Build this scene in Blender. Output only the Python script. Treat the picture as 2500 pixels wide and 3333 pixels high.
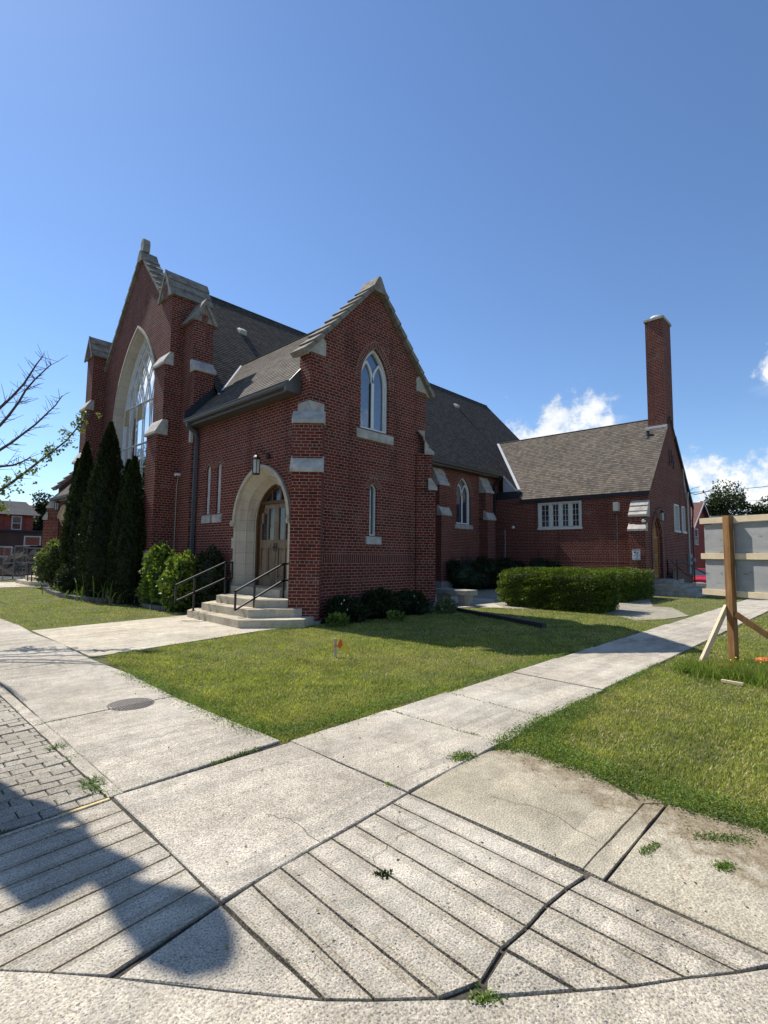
import bpy, math, random
import numpy as np
from mathutils import Vector, Matrix
from mathutils.geometry import tessellate_polygon
random.seed(7); rng = np.random.default_rng(7)
PI = math.pi
sc = bpy.context.scene
for o in list(bpy.data.objects): bpy.data.objects.remove(o)

# ------------------------------------------------------------------ camera
YAW, PITCH, ROLL = math.radians(43.7072), math.radians(4.7670), math.radians(0.6281)
F = Vector((math.cos(PITCH)*math.cos(YAW), math.cos(PITCH)*math.sin(YAW), math.sin(PITCH)))
Rv = Vector((math.sin(YAW), -math.cos(YAW), 0)); Uv = Rv.cross(F)
cr, sr = math.cos(ROLL), math.sin(ROLL)
R2 = cr*Rv + sr*Uv; U2 = -sr*Rv + cr*Uv
cam = bpy.data.cameras.new('camera'); co = bpy.data.objects.new('camera', cam)
sc.collection.objects.link(co)
m = Matrix((R2, U2, -F)).transposed().to_4x4(); m.translation = (0, 0, 1.6)
co.matrix_world = m
cam.sensor_fit = 'VERTICAL'; cam.sensor_height = 36; cam.lens = 36*1664.75/3333
cam.clip_start = 0.05; cam.clip_end = 2000
sc.camera = co
sc.render.resolution_x = 768; sc.render.resolution_y = 1024

# ------------------------------------------------------------------ node helpers
def nt_new(name):
    mt = bpy.data.materials.new(name); mt.use_nodes = True
    nt = mt.node_tree; nt.nodes.clear()
    return mt, nt
class N:
    def __init__(s, nt): s.nt = nt
    def __call__(s, kind, _in=None, **props):
        n = s.nt.nodes.new(kind)
        for k, v in props.items(): setattr(n, k, v)
        if _in:
            for k, v in _in.items():
                sock = n.inputs[k]
                if isinstance(v, bpy.types.NodeSocket): s.nt.links.new(v, sock)
                else: sock.default_value = v
        return n
    def math(s, op, a, b=0.0, c=None, clamp=False):
        d = {0: a, 1: b}
        if c is not None: d[2] = c
        n = s('ShaderNodeMath', d, operation=op); n.use_clamp = clamp
        return n.outputs[0]
    def mix(s, fac, a, b, bt='MIX'):
        n = s.nt.nodes.new('ShaderNodeMix'); n.data_type = 'RGBA'; n.blend_type = bt
        for i, v in ((0, fac), (6, a), (7, b)):
            if isinstance(v, bpy.types.NodeSocket): s.nt.links.new(v, n.inputs[i])
            else: n.inputs[i].default_value = v if i == 0 else (tuple(v)+(1,) if len(v) == 3 else v)
        return n.outputs[2]
    def noise(s, vec, scale, detail=4, rough=.55, out=0):
        d = {'Scale': scale, 'Detail': detail, 'Roughness': rough}
        if vec is not None: d['Vector'] = vec
        return s('ShaderNodeTexNoise', d).outputs[out]
    def ramp(s, fac, stops):
        n = s('ShaderNodeValToRGB', {0: fac}); e = n.color_ramp.elements
        while len(e) < len(stops): e.new(.5)
        for i, (p, c) in enumerate(stops):
            e[i].position = p; e[i].color = tuple(c)+(1,) if not isinstance(c, (int, float)) else (c, c, c, 1)
        return n.outputs[0]
    def bump(s, h, dist, strength=1.0):
        return s('ShaderNodeBump', {'Height': h, 'Distance': dist, 'Strength': strength}).outputs[0]
    def out(s, bsdf): s('ShaderNodeOutputMaterial', {0: bsdf})
    def pos(s): return s('ShaderNodeNewGeometry').outputs['Position']
    def obj(s): return s('ShaderNodeTexCoord').outputs['Object']
    def uv(s): return s('ShaderNodeTexCoord').outputs['UV']
    def bsdf(s, col, rough=.8, normal=None, spec=.3, **kw):
        d = {'Base Color': tuple(col)+(1,) if not isinstance(col, bpy.types.NodeSocket) else col, 'Roughness': rough, 'Specular IOR Level': spec}
        if normal is not None: d['Normal'] = normal
        d.update(kw)
        return s('ShaderNodeBsdfPrincipled', d).outputs[0]

# ------------------------------------------------------------------ world: sky + clouds
SUN = Vector((-0.056, 0.81, 1.0)).normalized()
elev = math.asin(SUN.z); rot = math.atan2(SUN.x, SUN.y)
w = bpy.data.worlds.new('World'); sc.world = w; w.use_nodes = True
nt = w.node_tree; nt.nodes.clear(); n = N(nt)
sky = n('ShaderNodeTexSky', sky_type='NISHITA', sun_disc=False, sun_elevation=elev, sun_rotation=rot,
        altitude=100, air_density=1.0, dust_density=0.12, ozone_density=1.3)
dirv = n('ShaderNodeTexCoord').outputs['Generated']
sep = n('ShaderNodeSeparateXYZ', {0: dirv})
az = n.math('ARCTAN2', sep.outputs[1], sep.outputs[0]); el = n.math('ARCSINE', sep.outputs[2])
def ell(ca, ce, ra, re):   # soft elliptical mass of cloud at azimuth / elevation (degrees)
    a = n.math('DIVIDE', n.math('SUBTRACT', az, math.radians(ca)), math.radians(ra))
    e = n.math('DIVIDE', n.math('SUBTRACT', el, math.radians(ce)), math.radians(re))
    d = n.math('ADD', n.math('MULTIPLY', a, a), n.math('MULTIPLY', e, e))
    return n.math('SUBTRACT', 1.0, n.math('SQRT', d))
clouds = [(24.4,12.3,6.6,4.2),(21.6,14.9,3.1,3.4),(28.0,12.2,3.6,3.0),(24.9,14.8,2.6,2.8),(19.7,13.8,1.9,2.4),
 (12.6,8.2,2.6,2.6),(8.6,5.2,7,3.6),(3.4,7.2,5,4.4),(-4,8,9,5.4),(5.9,16.6,1.4,2.4),
 (109,22,12,14),(118,16,10,10),(104,32,6,8),(150,42,18,16),(167,52,16,18),(138,30,13,8),
 (74.5,2.9,7,.8),(77,4.1,3,.7),(-30,10,12,5),(-60,14,14,6),(-90,9,20,4),(200,30,20,8)]
msk = None
for c in clouds:
    v = ell(*c); msk = v if msk is None else n.math('MAXIMUM', msk, v)
warp = n.noise(dirv, 13.0, 10, .66); warp2 = n.noise(dirv, 42.0, 8, .62)
v = n.math('ADD', n.math('MULTIPLY', msk, .85), n.math('MULTIPLY', n.math('SUBTRACT', warp, .5), 2.0))
v = n.math('ADD', v, n.math('MULTIPLY', n.math('SUBTRACT', warp2, .5), 1.5))
dens = n('ShaderNodeMapRange', {0: v, 1: .04, 2: .60, 3: 0, 4: 1}, interpolation_type='SMOOTHSTEP').outputs[0]
offd = n('ShaderNodeVectorMath', {0: dirv, 1: (0.0, 0.012, 0.02)}, operation='ADD').outputs[0]
w2 = n.noise(offd, 13.0, 7, .6)
shade = n.ramp(n.math('ADD', n.math('MULTIPLY', v, .35), n.math('MULTIPLY', w2, .75)), [(.34, (4.6,5.3,6.4)), (.50, (6.3,6.8,7.5)), (.66, (8.3,8.4,8.4))])
skyc = n.mix(1.0, sky.outputs[0], (0.85, 1.01, 1.20), 'MULTIPLY')
thin = n('ShaderNodeMapRange', {0: n.math('ADD', n.math('MULTIPLY', n.noise(n('ShaderNodeVectorMath', {0: dirv, 1: (2, 2, 9)}, operation='MULTIPLY').outputs[0], 1.6, 6, .6), 1.0), n.math('MULTIPLY', msk, .12)), 1: .56, 2: .8, 3: 0, 4: .22}).outputs[0]
col = n.mix(thin, skyc, (7.5, 8.0, 8.8)); col = n.mix(dens, col, shade)
bg = n('ShaderNodeBackground', {0: col, 1: 0.104})
n('ShaderNodeOutputWorld', {0: bg.outputs[0]})

# ------------------------------------------------------------------ sun and exposure
sl = bpy.data.lights.new('sun', 'SUN'); sl.energy = 5.0; sl.angle = math.radians(0.45); sl.color = (1, .955, .88)
so = bpy.data.objects.new('sun', sl); sc.collection.objects.link(so)
so.rotation_euler = SUN.to_track_quat('Z', 'Y').to_euler(); so.location = (0, 0, 40)
sc.view_settings.view_transform = 'Standard'; sc.view_settings.look = 'None'
sc.view_settings.exposure = 0.36; sc.view_settings.gamma = 1
sc.render.engine = 'CYCLES'; sc.cycles.max_bounces = 6

# ------------------------------------------------------------------ materials
MAT = {}
def brick_mat(name, bw=.2127, rh=.0762, off=.5, sq=.5, sqf=6, mort=.0155, c1=(.155,.0225,.0125), c2=(.050,.010,.007), mc=(.40,.265,.205), shift=(0,0), depth=.006):
    mt, nt = nt_new(name); n = N(nt); uv = n.uv()
    mp = n('ShaderNodeMapping', {0: uv, 1: (shift[0], shift[1], 0)}).outputs[0]
    wob = n.noise(uv, 9.0, 3, .6, 1)
    mp = n.mix(.006, mp, wob, 'ADD')
    b = n('ShaderNodeTexBrick', {'Vector': mp, 'Color1': c1+(1,), 'Color2': c2+(1,), 'Mortar': mc+(1,), 'Scale': 1.0, 'Mortar Size': mort/2*1.0,
          'Mortar Smooth': .35, 'Bias': -.25, 'Brick Width': bw, 'Row Height': rh})
    b.offset = off; b.squash = sq; b.squash_frequency = sqf; b.offset_frequency = 2
    big = n.noise(uv, .55, 5, .6); fine = n.noise(uv, 42.0, 4, .65)
    col = n.mix(n.ramp(big, [(.40, 0.0), (.85, .3)]), b.outputs[0], n.mix(.35, b.outputs[0], (.26,.15,.13)))
    col = n.mix(.55, col, n.mix(1.0, col, n.ramp(fine, [(.3, (.55,.55,.55)), (.7, (1.45,1.45,1.45))]), 'MULTIPLY'))
    st = n.ramp(n.noise(uv, 1.7, 6, .7), [(.55, 0.0), (.80, .36)])
    col = n.mix(st, col, (.33,.25,.22))
    dk = n.ramp(n.noise(n('ShaderNodeMapping', {0: uv, 3: (1.6,.35,1)}).outputs[0], 1.1, 5, .6), [(.30, .65), (.48, 0.0)])
    col = n.mix(dk, col, n.mix(1.0, col, (.42,.40,.40), 'MULTIPLY'))
    h = n.math('ADD', n.math('MULTIPLY', n.math('SUBTRACT', 1.0, b.outputs[1]), 1.0), n.math('MULTIPLY', fine, .35))
    n.out(n.bsdf(col, .88, n.bump(h, depth), .25)); MAT[name] = mt; return mt
brick_mat('brick'); brick_mat('brick_far', mort=.012, c1=(.22,.045,.03), c2=(.12,.028,.022))
brick_mat('soldier', bw=.073, rh=.224, off=0, sq=1, sqf=1, c1=(.125,.021,.014), c2=(.08,.015,.010), shift=(0, -1.3945))
brick_mat('ring', bw=.078, rh=.115, off=0, sq=1, sqf=1, mort=.024, c1=(.135,.028,.017), c2=(.075,.017,.011))
brick_mat('brick_bg', c1=(.46,.09,.05), c2=(.30,.06,.035), mc=(.25,.12,.10))
brick_mat('paver', bw=.205, rh=.105, off=.5, sq=1, sqf=1, mort=.014, c1=(.33,.31,.285), c2=(.22,.205,.19), mc=(.075,.065,.05), depth=.012)
brick_mat('paver_light', bw=.2, rh=.1, off=.5, sq=1, sqf=1, mort=.016, c1=(.40,.36,.28), c2=(.30,.27,.21), mc=(.11,.12,.05))
brick_mat('block', bw=.30, rh=.15, off=.5, sq=1, sqf=1, mort=.012, c1=(.17,.155,.15), c2=(.10,.09,.09), mc=(.03,.03,.03), depth=.02)

def simple(name, col, rough=.7, spec=.4, nscale=6, var=.25, bump=.0, bscale=60, metal=0.0, coat=0.0):
    mt, nt = nt_new(name); n = N(nt); p = n.obj()
    nz = n.noise(p, nscale, 6, .65)
    c = n.mix(1.0, tuple(col), n.ramp(nz, [(.3, (1-var,)*3), (.7, (1+var,)*3)]), 'MULTIPLY')
    nr = n.bump(n.noise(p, bscale, 4, .6), bump) if bump else None
    n.out(n.bsdf(c, rough, nr, spec, Metallic=metal, **{'Coat Weight': coat})); MAT[name] = mt; return mt
simple('limestone', (.50,.44,.345), .85, .2, 5, .20, .004, 50)
simple('weathered_stone', (.43,.395,.35), .9, .2, 4, .32, .005, 40); simple('coping_stone', (.235,.205,.17), .92, .2, 5, .45, .006, 30)
simple('grey_stone', (.30,.285,.25), .9, .2, 3, .35, .01, 30)
simple('white_paint', (.62,.61,.55), .45, .4, 9, .10)
simple('white_frame', (.70,.70,.68), .4, .4, 9, .08)
simple('black_metal', (.012,.012,.013), .4, .5, 12, .2)
simple('gutter_brown', (.085,.078,.07), .42, .5, 8, .12)
simple('dark_trim', (.028,.028,.034), .5, .4, 8, .2)
simple('downspout_grey', (.10,.11,.125), .4, .5, 8, .12)
simple('flashing', (.72,.72,.70), .35, .5, 8, .06)
simple('siding', (.42,.43,.46), .5, .4, 8, .06)
simple('cream_plastic', (.48,.46,.42), .5, .4, 8, .06)
simple('white_plastic', (.75,.75,.74), .4, .4, 8, .04)
simple('panel_tan', (.40,.29,.14), .8, .2, 14, .35)
simple('soil', (.035,.025,.018), .95, .1, 14, .4, .02, 20)
simple('asphalt', (.055,.055,.058), .9, .3, 40, .3, .004, 120)
simple('fresh_lumber', (.62,.50,.33), .75, .3, 5, .14, .0015, 90)
simple('grey_meter', (.22,.235,.25), .45, .5, 8, .1)
simple('orange_bag', (.78,.17,.045), .6, .4, 26, .35, .01, 40)
simple('orange_tape', (.85,.12,.03), .5, .4, 20, .15); simple('yellow_tape', (.85,.55,.03), .5, .4, 20, .15)
simple('red_paint', (.48,.02,.035), .22, .6, 3, .05, coat=.6)
simple('headlamp', (.9,.9,.88), .15, .8, 3, .03)
simple('rubber', (.02,.02,.02), .8, .3, 8, .2)
simple('car_glass', (.03,.045,.055), .06, .7, 3, .05)
simple('brown_cladding', (.105,.06,.045), .85, .2, 1.2, .25)
simple('blue_cladding', (.018,.026,.055), .8, .2, 2, .2)
simple('red_roof', (.17,.085,.07), .9, .2, 9, .3, .006, 40)
simple('bark', (.085,.06,.06), .9, .2, 14, .35, .01, 50)
simple('steel', (.17,.175,.18), .5, .5, 8, .15, metal=.4)
simple('iron', (.09,.08,.075), .6, .4, 30, .4, .002, 80, metal=.3)
simple('black_ground', (.02,.02,.022), .9, .2, 5, .3)
simple('rubble', (.045,.036,.03), .95, .1, 5, .5, .03, 12)
simple('petal_yellow', (.85,.65,.04), .6, .3, 20, .1); simple('petal_white', (.75,.72,.7), .6, .3, 20, .1)
simple('yellow_kerb_paint', (.62,.46,.22), .8, .2, 30, .3, .002, 90)
simple('red_print', (.35,.02,.08), .5); simple('navy_print', (.03,.06,.14), .5)

def wood_mat(name, c1, c2, sc_=(18, 18, 1.2), rough=.6):
    mt, nt = nt_new(name); n = N(nt); p = n.obj()
    mp = n('ShaderNodeMapping', {0: p, 3: sc_}).outputs[0]
    g = n.noise(mp, 1.8, 6, .6)
    pt = n.noise(p, 3.0, 4, .6)
    c = n.mix(n.ramp(g, [(.35, 0.0), (.65, 1.0)]), c1, c2); c = n.mix(.45, c, n.mix(1.0, c, n.ramp(pt, [(.3, (.5,.5,.5)), (.7, (1.35,1.35,1.35))]), 'MULTIPLY'))
    n.out(n.bsdf(c, rough, n.bump(g, .002), .3)); MAT[name] = mt
wood_mat('oak_door', (.15,.095,.055), (.30,.22,.145), rough=.6)
wood_mat('oak_frame', (.07,.033,.015), (.13,.065,.03), rough=.5)
wood_mat('honey_door', (.34,.165,.05), (.50,.27,.09), rough=.4)
wood_mat('treated_post', (.20,.095,.03), (.34,.18,.07), rough=.75)
wood_mat('stake_wood', (.45,.36,.22), (.6,.5,.33), rough=.8)
mt, nt = nt_new('plywood_grey'); n = N(nt); p = n.obj()
mp = n('ShaderNodeMapping', {0: p, 3: (1.0,1.0,3.0)}).outputs[0]
g = n.noise(mp, 3.2, 8, .72); kn = n.ramp(n.noise(n('ShaderNodeMapping', {0: p, 3: (2.2,2.2,6)}).outputs[0], 1.9, 5, .7), [(.60, 0.0), (.68, .75)])
c = n.mix(n.ramp(g, [(.3, 0.0), (.7, 1.0)]), (.26,.262,.255), (.36,.36,.35)); c = n.mix(kn, c, (.14,.125,.12))
n.out(n.bsdf(c, .8, None, .25)); MAT['plywood_grey'] = mt

def concrete(name, base, spots=.5, dark=(.17,.16,.145), dirt=False):
    mt, nt = nt_new(name); n = N(nt); p = n.pos()
    big = n.noise(p, .9, 6, .65); mid = n.noise(p, 7, 6, .7); fine = n.noise(p, 110, 3, .6); ag = n('ShaderNodeTexVoronoi', {'Vector': p, 'Scale': 75.0})
    ag2 = n('ShaderNodeTexVoronoi', {'Vector': p, 'Scale': 21.0}); agr = n.noise(p, 30, 2, .5)
    c = n.mix(1.0, tuple(base), n.ramp(big, [(.28, (.74,.73,.71)), (.72, (1.18,1.17,1.15))]), 'MULTIPLY')
    c = n.mix(1.0, c, n.ramp(mid, [(.25, (.72,.72,.71)), (.75, (1.22,1.22,1.22))]), 'MULTIPLY')
    c = n.mix(1.0, c, n.ramp(fine, [(.30, (.42,.41,.39)), (.5, (1,1,1)), (.70, (1.5,1.5,1.47))]), 'MULTIPLY')
    c = n.mix(n.math('MULTIPLY', n.ramp(ag.outputs[0], [(.12, 1.0), (.34, 0.0)]), spots), c, n.mix(1.0, ag.outputs[1], tuple(dark), 'MULTIPLY'))
    pk = n.math('MULTIPLY', n.ramp(ag2.outputs[0], [(.10, 1.0), (.17, 0.0)]), n.ramp(agr, [(.52, 0.0), (.6, .9)]))
    c = n.mix(pk, c, (.10,.092,.085))
    st = n.ramp(n.noise(p, 2.1, 7, .75), [(.52, 0.0), (.72, .5)]); c = n.mix(st, c, (.21,.185,.145))
    isl = n('ShaderNodeNewGeometry').outputs['Random Per Island']; c = n.mix(1.0, c, n.ramp(isl, [(0.0, (.84,.84,.83)), (1.0, (1.10,1.08,1.05))]), 'MULTIPLY')
    lt = n.ramp(n.noise(n('ShaderNodeMapping', {0: p, 3: (1, 1, 1)}).outputs[0], .45, 3, .5), [(.45, 0.0), (.7, .25)]); c = n.mix(lt, c, (.62,.58,.50))
    if dirt:
        sp = n('ShaderNodeSeparateXYZ', {0: p}); g1 = n.math('MULTIPLY', n.math('SUBTRACT', sp.outputs[0], 3.35), 1.6); g2 = n.math('MULTIPLY', n.math('SUBTRACT', 1.25, sp.outputs[1]), .5)
        gg = n.math('ADD', n.math('ADD', g1, g2), n.math('MULTIPLY', n.math('SUBTRACT', n.noise(p, 5.5, 7, .7), .5), 3.2)); dm = n('ShaderNodeMapRange', {0: gg, 1: -.15, 2: .5, 3: 0, 4: .92}).outputs[0]
        c = n.mix(dm, c, n.mix(n.ramp(n.noise(p, 40, 3, .6), [(.35, 0.0), (.65, 1.0)]), (.15,.115,.07), (.30,.24,.155)))
    h = n.math('ADD', n.math('MULTIPLY', fine, .7), n.math('ADD', n.math('MULTIPLY', mid, .8), n.math('MULTIPLY', ag.outputs[0], .7)))
    h = n.math('SUBTRACT', h, n.math('MULTIPLY', pk, .8))
    n.out(n.bsdf(c, .9, n.bump(h, .0048), .2)); MAT[name] = mt
concrete('concrete', (.475,.43,.36), .9); concrete('concrete_paver', (.37,.335,.28), .6)
concrete('concrete_smooth', (.43,.385,.295), .35, dirt=True)
concrete('concrete_path', (.55,.49,.39), .45)
concrete('concrete_step', (.50,.44,.34), .5)
concrete('concrete_dirty', (.385,.34,.27), .9); concrete('concrete_old', (.30,.29,.27), .5)
concrete('kerb', (.50,.45,.37), .8); simple('joint_dirt', (.075,.065,.05), .95, .1, 20, .5, .01, 60)

def roof_mat(name, a, b, dk):
    mt, nt = nt_new(name); n = N(nt); uv = n.uv()
    br = n('ShaderNodeTexBrick', {'Vector': uv, 'Color1': a+(1,), 'Color2': b+(1,), 'Mortar': dk+(1,), 'Scale': 1.0, 'Mortar Size': .0028, 'Mortar Smooth': .2, 'Bias': 0.0, 'Brick Width': .19, 'Row Height': .14})
    br.offset = .37; br.offset_frequency = 3; br.squash = .7; br.squash_frequency = 2
    fine = n.noise(uv, 140, 3, .7); big = n.noise(uv, .8, 4, .6)
    c = n.mix(1.0, br.outputs[0], n.ramp(fine, [(.3, (.6,.6,.6)), (.7, (1.45,1.45,1.45))]), 'MULTIPLY')
    c = n.mix(1.0, c, n.ramp(big, [(.3, (.86,.86,.88)), (.7, (1.12,1.1,1.06))]), 'MULTIPLY')
    n.out(n.bsdf(c, .92, n.bump(fine, .002), .2)); MAT[name] = mt
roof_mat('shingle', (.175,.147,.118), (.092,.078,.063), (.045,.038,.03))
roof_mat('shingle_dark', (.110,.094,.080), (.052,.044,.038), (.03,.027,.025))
roof_mat('shingle_grey', (.10,.10,.108), (.07,.07,.076), (.03,.03,.03))

def glass(name, tint, rough=.04, lead=None, k0=.10, k1=1.5):
    mt, nt = nt_new(name); n = N(nt); uv = n.uv()
    c = n.mix(1.0, tuple(tint), n.ramp(n.noise(uv, 3.0, 4, .6), [(.3, (.6,.6,.6)), (.7, (1.5,1.5,1.5))]), 'MULTIPLY')
    wv = n.bump(n.noise(uv, 2.6, 2, .5), .004)
    if lead:
        b = n('ShaderNodeTexBrick', {'Vector': uv, 'Color1': (0,0,0,1), 'Color2': (0,0,0,1), 'Mortar': (1,1,1,1), 'Scale': 1.0, 'Mortar Size': .004, 'Mortar Smooth': .1, 'Brick Width': lead[0], 'Row Height': lead[1]}); b.offset = 0
        c = n.mix(b.outputs[1], c, lead[2])
    d = n.bsdf(c, .25, wv, .5 if k0 > .05 else .08)
    g = n('ShaderNodeBsdfGlossy', {'Color': (.95,.97,1,1), 'Roughness': rough, 'Normal': wv}).outputs[0]
    fr = n('ShaderNodeFresnel', {'IOR': 1.55, 'Normal': wv}).outputs[0]
    k = n.math('ADD', k0, n.math('MULTIPLY', fr, k1), clamp=True)
    mx = n('ShaderNodeMixShader', {0: k, 1: d, 2: g}).outputs[0]
    n.out(mx); MAT[name] = mt
glass('glass_facade', (.02,.025,.035), .03, None, .30, 1.6)
glass('glass_lead', (.012,.022,.045), .05, (.13,.19,(.03,.045,.075)))
glass('glass_door', (.015,.02,.025), .12, (.10,.15,(.07,.075,.07)), k0=.02, k1=.06)
glass('glass_dark', (.012,.014,.014), .05)
mt, nt = nt_new('lantern_glass'); n = N(nt)
n.out(n('ShaderNodeMixShader', {0: .45, 1: n.bsdf((.75,.74,.70), .4), 2: n('ShaderNodeBsdfTransparent').outputs[0]}).outputs[0]); MAT['lantern_glass'] = mt

def leaf_mat(name, a, b, trans=.35, rough=.55, clump=2.0):
    mt, nt = nt_new(name); n = N(nt); g = n('ShaderNodeNewGeometry')
    c = n.mix(g.outputs['Random Per Island'], tuple(a), tuple(b))
    c = n.mix(1.0, c, n.ramp(n.noise(g.outputs['Position'], clump, 3, .6), [(.3, (.52,.58,.5)), (.7, (1.42,1.34,1.15))]), 'MULTIPLY')
    d = n.bsdf(c, rough, None, .35)
    t = n('ShaderNodeBsdfTranslucent', {0: n.mix(1.0, c, (1.3,1.35,.6), 'MULTIPLY')}).outputs[0]
    n.out(n('ShaderNodeMixShader', {0: trans, 1: d, 2: t}).outputs[0]); MAT[name] = mt
leaf_mat('grass', (.165,.225,.042), (.42,.43,.12), .4, .6, 2.2)
leaf_mat('grass_dry', (.38,.34,.16), (.52,.45,.25), .3, .7, .9)
leaf_mat('clover', (.08,.15,.028), (.19,.27,.06), .35, .6, 2)
leaf_mat('cedar', (.004,.010,.002), (.036,.056,.008), .12, .6)
leaf_mat('hedge', (.035,.07,.008), (.17,.22,.03), .3, .5)
leaf_mat('shrub', (.075,.13,.028), (.24,.30,.07), .35, .5)
leaf_mat('shrub_pale', (.10,.14,.06), (.19,.22,.11), .35, .5)
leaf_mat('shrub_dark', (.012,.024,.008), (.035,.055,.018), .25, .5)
leaf_mat('maple', (.018,.032,.010), (.050,.075,.020), .25, .5, .8)
leaf_mat('ginkgo', (.09,.13,.035), (.17,.20,.06), .4, .5)
leaf_mat('blade', (.06,.12,.02), (.14,.20,.04), .35, .5); leaf_mat('blade_dry', (.20,.17,.11), (.30,.26,.18), .3, .7)
mt, nt = nt_new('lawn_ground'); n = N(nt); p = n.pos()
c = n.mix(n.ramp(n.noise(p, 1.3, 6, .65), [(.35, 0.0), (.68, 1.0)]), (.12,.14,.045), (.25,.22,.11))
c = n.mix(n.ramp(n.noise(p, 28, 4, .7), [(.35, 0.0), (.7, .8)]), c, (.07,.095,.022))
n.out(n.bsdf(c, .95, n.bump(n.noise(p, 60, 4, .7), .03), .1)); MAT['lawn_ground'] = mt

# ------------------------------------------------------------------ mesh helpers
def link(o): sc.collection.objects.link(o)
def setmat(me, mat): me.materials.append(MAT[mat] if isinstance(mat, str) else mat)
def tag(o, label=None, cat=None, group=None, kind=None):
    if label: o['label'] = label
    if cat: o['category'] = cat
    if group: o['group'] = group
    if kind: o['kind'] = kind
    return o
def empty(name, loc, label=None, cat=None, group=None):
    o = bpy.data.objects.new(name, None); o.location = loc; o.empty_display_size = .1; link(o)
    return tag(o, label, cat, group)
def wloc(o):
    v = Vector((0, 0, 0))
    while o: v += o.location; o = o.parent
    return v
class M:
    """collects faces (world coordinates); build() links them as ONE mesh object"""
    def __init__(s, xf=None): s.v = []; s.f = []; s.uv = []; s.xf = xf
    def face(s, pts, uv=None):
        if s.xf: pts = [s.xf(p) for p in pts]
        i = len(s.v); s.v += [tuple(p) for p in pts]; s.f.append(tuple(range(i, i+len(pts))))
        if uv is None:
            P = [Vector(p) for p in pts]; nn = Vector((0, 0, 0))
            for k in range(len(P)): nn += (P[k]-P[0]).cross(P[(k+1) % len(P)]-P[0])
            if nn.length < 1e-12: nn = Vector((0, 0, 1))
            nn.normalize()
            if abs(nn.z) > .985: uv = [(p.x, p.y) for p in P]
            else:
                if nn.z < 0: nn = -nn
                t = Vector((0, 0, 1)).cross(nn).normalized(); b = nn.cross(t)
                uv = [(p.dot(t), p.dot(b)) for p in P]
        s.uv += list(uv)
    def box(s, a, b):
        x0, y0, z0 = a; x1, y1, z1 = b
        c = [(x0,y0,z0),(x1,y0,z0),(x1,y1,z0),(x0,y1,z0),(x0,y0,z1),(x1,y0,z1),(x1,y1,z1),(x0,y1,z1)]
        s.hexa(c)
    def hexa(s, c):
        for q in ((0,3,2,1),(4,5,6,7),(0,1,5,4),(1,2,6,5),(2,3,7,6),(3,0,4,7)): s.face([c[i] for i in q])
    def prism(s, pts, off):
        """polygon pts (3-D) swept by vector off"""
        off = Vector(off); P = [Vector(p) for p in pts]; Q = [p+off for p in P]
        s.poly(P); s.poly(Q[::-1])
        for i in range(len(P)):
            j = (i+1) % len(P); s.face([P[j], P[i], Q[i], Q[j]])
    def poly(s, P, holes=()):
        P = [Vector(p) for p in P]
        if not holes and len(P) <= 4: s.face(P); return
        loops = [P]+[[Vector(p) for p in h] for h in holes]; flat = [p for l in loops for p in l]
        for t in tessellate_polygon(loops): s.face([flat[i] for i in t])
    def obox(s, c, ax, ay, az_):
        """oriented box: centre and three half-axis vectors"""
        c, ax, ay, az_ = Vector(c), Vector(ax), Vector(ay), Vector(az_)
        s.hexa([c-ax-ay-az_, c+ax-ay-az_, c+ax+ay-az_, c-ax+ay-az_, c-ax-ay+az_, c+ax-ay+az_, c+ax+ay+az_, c-ax+ay+az_])
    def bar(s, a, b, w_, h_, up=(0, 0, 1)):
        a, b = Vector(a), Vector(b); d = (b-a); L = d.length/2; d.normalize(); up = Vector(up)
        sd = d.cross(up)
        if sd.length < .01: sd = d.cross(Vector((1, 0, 0)))
        sd.normalize(); u = sd.cross(d).normalized()
        s.obox((a+b)/2, d*L, sd*w_/2, u*h_/2)
    def tube(s, pts, r, n_=8, cap=True):
        P = [Vector(p) for p in pts]; rs = r if isinstance(r, (list, tuple)) else [r]*len(P); rings = []; prev = None
        for i, p in enumerate(P):
            d = (P[min(i+1, len(P)-1)]-P[max(i-1, 0)]).normalized()
            a = prev if prev is not None else (Vector((0, 0, 1)) if abs(d.z) < .9 else Vector((1, 0, 0)))
            u = (a-d*a.dot(d)).normalized(); prev = u; v_ = d.cross(u)
            rings.append([p+(u*math.cos(2*PI*k/n_)+v_*math.sin(2*PI*k/n_))*rs[i] for k in range(n_)])
        for i in range(len(P)-1):
            for k in range(n_): s.face([rings[i][k], rings[i][(k+1) % n_], rings[i+1][(k+1) % n_], rings[i+1][k]])
        if cap: s.face(rings[0][::-1]); s.face(rings[-1])
    def lathe(s, c, prof, n_=16):
        c = Vector(c); rings = [[c+Vector((r*math.cos(2*PI*k/n_), r*math.sin(2*PI*k/n_), z)) for k in range(n_)] for r, z in prof]
        for i in range(len(prof)-1):
            for k in range(n_): s.face([rings[i][k], rings[i][(k+1) % n_], rings[i+1][(k+1) % n_], rings[i+1][k]])
        s.face(rings[-1]); s.face(rings[0][::-1])
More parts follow.
